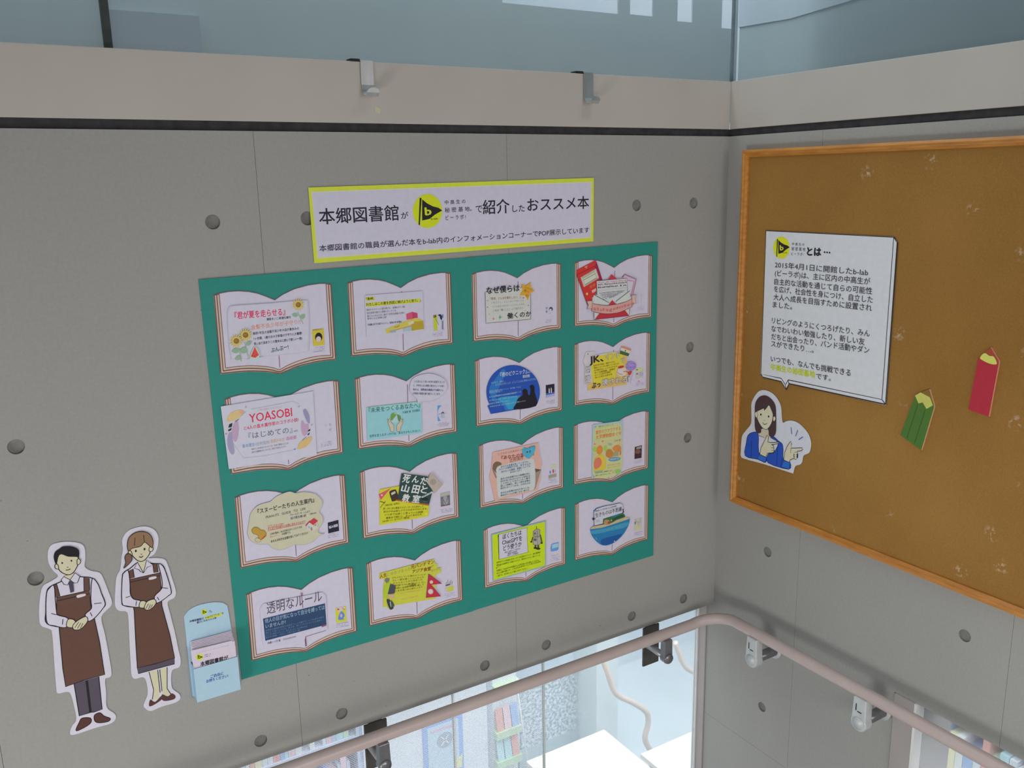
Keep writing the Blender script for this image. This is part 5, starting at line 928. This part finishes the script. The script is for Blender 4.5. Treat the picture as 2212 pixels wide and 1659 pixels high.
# ---- pointing woman on the cork board
GR_ = .47
fw = (1590, 820, 7.9)
a = Art('pointing_woman_cutout', 'paper cut-out of a brown haired woman in blue cardigan pointing, on the cork board', 'paper cut-out', fw, ax=0, off=.0205, gain=GR_)
a.part('backing_paper').sheet(smooth([(260, 520), (265, 400), (320, 280), (390, 200), (470, 178), (570, 205), (660, 270), (730, 370), (770, 480), (780, 640), (800, 735), (860, 710), (950, 700), (1060, 740), (1160, 830), (1240, 940), (1280, 1080), (1265, 1210), (1230, 1260), (1150, 1300), (1130, 1400), (1090, 1450), (1010, 1480), (975, 1595), (940, 1592), (500, 1450), (140, 1350), (85, 1310), (80, 1240), (100, 980), (160, 880), (240, 780), (262, 700)], 4), 'a5a6b0')
B1 = '1e3f92'; LW = 12
a.part('neck').poly([(385, 900), (450, 840), (560, 830), (590, 980), (500, 1060), (400, 960)], 'a09a88').poly([(385, 960), (475, 990), (520, 1000), (430, 1260), (385, 1230)], 'a4a4b0').line([(388, 955), (480, 990)], 8, LN)
a.part('cardigan').shape([(155, 1300), (175, 1080), (200, 960), (270, 905), (380, 925), (390, 1240), (510, 1330), (500, 1415), (370, 1360)], B1, 9, LN, 3).shape([(545, 1420), (550, 1270), (640, 1250), (720, 1080), (590, 990), (650, 980), (730, 1050), (790, 1100), (805, 1200), (810, 1350), (920, 1410), (900, 1530)], B1, 9, LN, 3).line([(265, 1040), (260, 1330)], 8, LN).line([(715, 1120), (690, 1465)], 8, LN).line([(790, 1340), (765, 1490)], 8, LN)
a.part('cuffs').shape([(400, 1275), (520, 1330), (500, 1415), (370, 1355)], '2254a0', 9, LN, 1).shape([(815, 1380), (930, 1415), (905, 1530), (775, 1490)], '2254a0', 9, LN, 1)
a.part('hands').shape([(408, 1270), (430, 1160), (480, 1060), (535, 945), (555, 975), (545, 1065), (600, 1075), (735, 1065), (725, 1090), (610, 1110), (640, 1125), (645, 1165), (655, 1210), (640, 1245), (540, 1255), (510, 1320), (460, 1300)], 'a8a28c', 10, LN, 1).line([(600, 1110), (640, 1120)], 7, LN).line([(600, 1160), (648, 1165)], 7, LN).line([(605, 1205), (650, 1208)], 7, LN)
a.shape([(818, 1370), (835, 1240), (880, 1130), (935, 1052), (952, 1090), (940, 1170), (1130, 1165), (1142, 1190), (1120, 1210), (1040, 1225), (1060, 1270), (1055, 1330), (1020, 1360), (985, 1345), (930, 1365), (910, 1410)], 'a8a28c', 10, LN, 1).line([(940, 1170), (935, 1255)], 8, LN).ell(1020, 1295, 36, 62, LN).ell(1020, 1262, 26, 22, 'a8a28c').ell(1018, 1300, 26, 16, 'a8a28c').ell(1020, 1335, 24, 18, 'a8a28c')
a.part('hair').poly(smooth([(325, 600), (325, 450), (350, 360), (410, 290), (490, 268), (570, 300), (640, 370), (680, 460), (688, 620), (688, 850), (670, 940), (620, 985), (565, 950), (550, 850), (440, 840), (430, 900), (380, 912), (335, 860), (322, 730)], 4), '3a2a2e')
a.part('head').shape([(350, 600), (360, 520), (470, 450), (570, 440), (625, 510), (635, 620), (615, 730), (570, 810), (520, 850), (450, 815), (395, 730), (365, 660)], 'aaa690', 8, LN, 4).shape([(328, 575), (355, 540), (372, 580), (368, 640), (340, 640)], 'aaa690', 7, LN, 3).shape([(640, 640), (665, 625), (682, 660), (665, 705), (640, 700)], 'aaa690', 7, LN, 3)
a.poly([(350, 560), (345, 440), (420, 330), (520, 300), (590, 380), (540, 470), (490, 530), (478, 490), (370, 540)], '3a2a2e').poly([(570, 430), (600, 340), (660, 430), (650, 640), (625, 560)], '3a2a2e')
a.part('face').ell(430, 595, 13, 18, LN).ell(562, 628, 12, 18, LN).line([(490, 690), (500, 700)], 7, LN).line([(460, 730), (490, 765), (535, 745)], 9, LN, sm_=True)
a.part('motion_marks').line([(945, 815), (957, 930)], 12, '3a4486').line([(1058, 862), (1022, 965)], 12, '3a4486').line([(1150, 975), (1075, 1025)], 14, '3a4486')
a.done()

# ---- explanatory speech-bubble panel on the cork board
fs = (1590, 480, 4.046)
a = Art('speech_bubble_sign', 'large white speech bubble sign with printed paragraphs on the cork board', 'sign', fs, ax=0, off=.0215, gain=GR_)
a.part('sheet').sheet([(262, 72), (1380, 128), (1412, 175), (1310, 1600), (460, 1412), (438, 1468), (395, 1395), (232, 1358), (212, 1325)], 'a9aab2', .002, '201c24')
a.part('block_edge').line([(262, 75), (1378, 132), (1275, 1550), (455, 1378), (440, 1408), (430, 1420), (395, 1365), (217, 1327)], 8, '221e26', True).line([(1378, 132), (1408, 178), (1306, 1592)], 9, '221e26').line([(1275, 1550), (1306, 1592)], 8, '221e26').line([(217, 1327), (235, 1355), (395, 1393), (438, 1462), (462, 1410), (1306, 1592)], 9, '221e26').line([(430, 1420), (440, 1462)], 7, '221e26').line([(455, 1378), (462, 1410)], 7, '221e26')
emblem(a, 397, 222, 72, 97)
a.part('printed_title').text('中 高 生 の', (490, 202), (598, 208), 24, '34323c').text('秘 密 基 地', (486, 246), (606, 254), 30, '34323c').text('ビ ー ラ ボ !', (484, 290), (592, 296), 28, '34323c').text('とは', (618, 292), (745, 298), 72, '1e1c22', .05).ell(775, 262, 7, 8, '1e1c22').ell(797, 264, 7, 8, '1e1c22').ell(819, 266, 7, 8, '1e1c22')
a.part('printed_text')
TXT = [('2015年4月1日に開館したb-lab', (340, 398), (1155, 470)), ('(ビーラボ)は、主に区内の中高生が', (340, 470), (1172, 548)), ('自主的な活動を通じて自らの可能性', (335, 545), (1190, 632)), ('を広げ、社会性を身につけ、自立した', (332, 610), (1195, 708)), ('大人へ成長を目指すために設置され', (328, 680), (1188, 780)), ('ました。', (322, 745), (490, 765)),
       ('リビングのようにくつろげたり、みん', (315, 885), (1170, 1003)), ('なでわいわい勉強したり、新しい友', (310, 955), (1125, 1075)), ('だちと出会ったり、バンド活動やダン', (310, 1025), (1165, 1150)), ('スができたり…。', (308, 1088), (680, 1145)), ('いつでも、なんでも挑戦できる', (305, 1218), (1003, 1348))]
for t, p, q in TXT: a.text(t, p, q, 52, '2c2a34', .004)
a.text('中高生の秘密基地', (305, 1290), (692, 1362), 52, 'a0a81c', .02).text('です。', (702, 1370), (830, 1390), 50, '2c2a34', .004)
a.done({'printed_text': 'printed black paragraphs with one yellow-green phrase'})

# ---- thick card pencils on the cork board
fp = (1920, 730, 6.144)
a = Art('pencil_cutout', 'green card pencil cut-out leaning right on the cork board', 'cut-out', fp, ax=0, off=.0235, gain=GR_)
a.part('body').sheet([(350, 755), (420, 722), (535, 680), (595, 880), (600, 920), (430, 1490), (150, 1290), (340, 790)], '3c5a26', .006, 'a08468')
a.poly([(355, 752), (535, 682), (592, 880), (500, 940), (440, 860), (385, 868)], '6a4e22').poly([(348, 765), (420, 722), (545, 788), (585, 895), (500, 942), (450, 855), (395, 870)], '9c9c50')
a.line([(385, 880), (240, 1330)], 10, '2c481c').line([(485, 950), (340, 1400)], 10, '2c481c'); a.done()
a = Art('pencil_cutout', 'red card pencil cut-out upright at the right of the cork board', 'cut-out', fp, ax=0, off=.0235, gain=GR_)
a.part('body').sheet([(1205, 255), (1350, 125), (1460, 310), (1455, 360), (1325, 1045), (1055, 950), (1180, 300)], '8c2430', .006, 'a87a64')
a.poly([(1205, 262), (1350, 130), (1455, 315), (1440, 355), (1330, 340), (1210, 285)], '7c3a26').poly(smooth([(1210, 262), (1270, 200), (1335, 238), (1395, 250), (1435, 340), (1390, 352), (1320, 335), (1250, 300)], 3), 'a6a652'); a.done()

# ---- cork board with wooden frame
cbz1 = -.060 + Z0; cbz0 = -1.220 + Z0; cy0 = -.088; cy1 = -2.35; fw_ = .022
cbd = empty('cork_board', (0, -1.2, cbz0), 'large cork notice board in an orange wooden frame on the right wall', 'notice board')
MB().box(-.018, -.002, cy1 + .01, cy0 - .01, cbz0 + .01, cbz1 - .01).build('cork_panel', [M_CORK], cbd)
def bar(y0, z0, y1, z1, name='frame_bar'):
    """mitred moulding, outer corner to outer corner, inner side towards the board centre"""
    cy, cz = (cy0 + cy1) / 2, (cbz0 + cbz1) / 2
    def inn(y, z, d): return (y + (d if y < cy else -d), z + (d if z < cz else -d))
    prof = [(0, 0), (0, .030), (.007, .033), (.012, .029), (.015, .030), (fw_, .024), (fw_, 0)]
    v = []
    for (y, z) in ((y0, z0), (y1, z1)):
        for d, x in prof:
            q = inn(y, z, d); v.append((-x, q[0], q[1]))
    n = len(prof)
    mb = MB().add(v, [(i, (i + 1) % n, n + (i + 1) % n, n + i) for i in range(n)] + [tuple(range(n - 1, -1, -1)), tuple(range(n, 2 * n))])
    bm = bmesh.new(); o = mb.build(name, [M_WOOD], cbd); bm.from_mesh(o.data); bmesh.ops.recalc_face_normals(bm, faces=bm.faces); bm.to_mesh(o.data); bm.free()
bar(cy0, cbz1, cy1, cbz1); bar(cy0, cbz0, cy1, cbz0); bar(cy0, cbz0, cy0, cbz1); bar(cy1, cbz0, cy1, cbz1)

# ---- blue leaflet holder on the left wall
fh = (380, 1280, 6.6375); HB = '93aed0'
a = Art('leaflet_holder', 'pale blue card leaflet holder with rounded top, left of the green sheets', 'leaflet holder', fh, off=.002)
a.part('back_panel').sheet([(115, 355)] + smooth([(115, 345), (190, 250), (330, 180), (520, 142), (660, 145), (735, 185)], 4, False) + [(755, 280), (860, 930), (925, 1340), (300, 1520), (240, 1480)], HB, .0015, '86a4cc')
emblem(a, 405, 280, 42, 40, tiny=True); a.part('printed_text').poly(quad(415, 350, 660, 290, 668, 325, 422, 388), 'b2ba3e').text('本郷図書館が', (195, 430), (400, 385), 30, '2a2a60', .02).text('b-labでビブリオ', (425, 375), (625, 325), 30, '3a3a30', .02).text('で', (655, 315), (682, 308), 26, '2a2a60', .02).text('紹介したおススメ本', (300, 445), (580, 375), 30, '2a2a60', .02).greek((470, 275), (530, 258), 14, '5a6490', .6, 3).greek((470, 295), (530, 278), 14, '5a6490', .6, 4)
root = a.done()
D = .034
hx0, hz1 = Art('t', '', '', fh, off=D).P(257, 1085); hx1, hz1b = Art('t', '', '', fh, off=D).P(882, 935)
_, hz0 = Art('t', '', '', fh, off=D).P(300, 1580); hz1 = (hz1 + hz1b) / 2; hx0b, _ = Art('t', '', '', fh, off=D).P(300, 1580); hx1b, _ = Art('t', '', '', fh, off=D).P(935, 1395)
hx0 = (hx0 + hx0b) / 2; hx1 = (hx1 + hx1b) / 2
mh = ink(HB); mh2 = ink('86a6d2')
MB().box(hx0, hx1, -D, -D + .0012, hz0, hz1).build('front_panel', [mh], root)
for x in (hx0, hx1 - .0012): MB().box(x, x + .0012, -D + .0012, -.0022, hz0, hz1 + .004).build('side_panel', [mh2], root)
MB().box(hx0, hx1, -D + .0012, -.0022, hz0, hz0 + .0012).build('bottom_panel', [mh2], root)
a = Art('x', '', '', fh, off=D + .0002); a.root = root; a.part('front_lettering').text('ご自由に', (497, 1230), (685, 1175), 44, '34488c', .02).text('お持ちください!', (437, 1298), (750, 1215), 46, '34488c', .02)
v, f, m, cols = a.parts['front_lettering']; mesh_obj('front_lettering', v, f, [ink(c) for c in cols], m, root, False, root.location)
top = Art('t', '', '', fh, off=.005).P(180, 710)[1]
for i in range(9):
    y = -.0045 - i * .0030; ztop = top - i * .0022; lean = 0
    o = MB().prism([(hx0 + .003 + .0006 * (i % 3), y, hz0 + .002), (hx1 - .003 - .0005 * (i % 2), y, hz0 + .002), (hx1 - .003 - .0005 * (i % 2), y + lean, ztop), (hx0 + .003 + .0006 * (i % 3), y + lean, ztop)], (0, -.0024, 0)).build('leaflet', [ink('bcb2be' if i < 8 else 'bcb2be')], None)
    if i < 8: tag(o, 'white leaflet stacked behind the front one in the blue holder', 'leaflet', 'leaflets in the blue holder')
yl = -.0045 - 8 * .0030 - .0026
a = Art('leaflet', 'foremost white leaflet with lettering in the blue holder', 'leaflet', fh, off=-yl, group='leaflets in the blue holder')
o['label'] = 'second leaflet from the front in the blue holder, plain white edge'; o['category'] = 'leaflet'; o['group'] = 'leaflets in the blue holder'
a.part('sheet').sheet([(212, 835), (800, 690), (852, 760), (876, 1010), (262, 1150)], 'b6adba', .0006)
emblem(a, 338, 925, 50, 44, tiny=True)
a.part('printed_title').text('本郷図書館が', (350, 1060), (752, 960), 62, '2a2630', .035)
a.part('printed_text').greek((410, 905), (490, 885), 14, '6a6474', .7, 3).greek((410, 930), (490, 910), 14, '6a6474', .7, 4)
for i in range(12): a.line([(290 + i * 40, 868 - i * 9.5), (312 + i * 40, 862 - i * 9.5)], 3, '857c8a')
a.done()
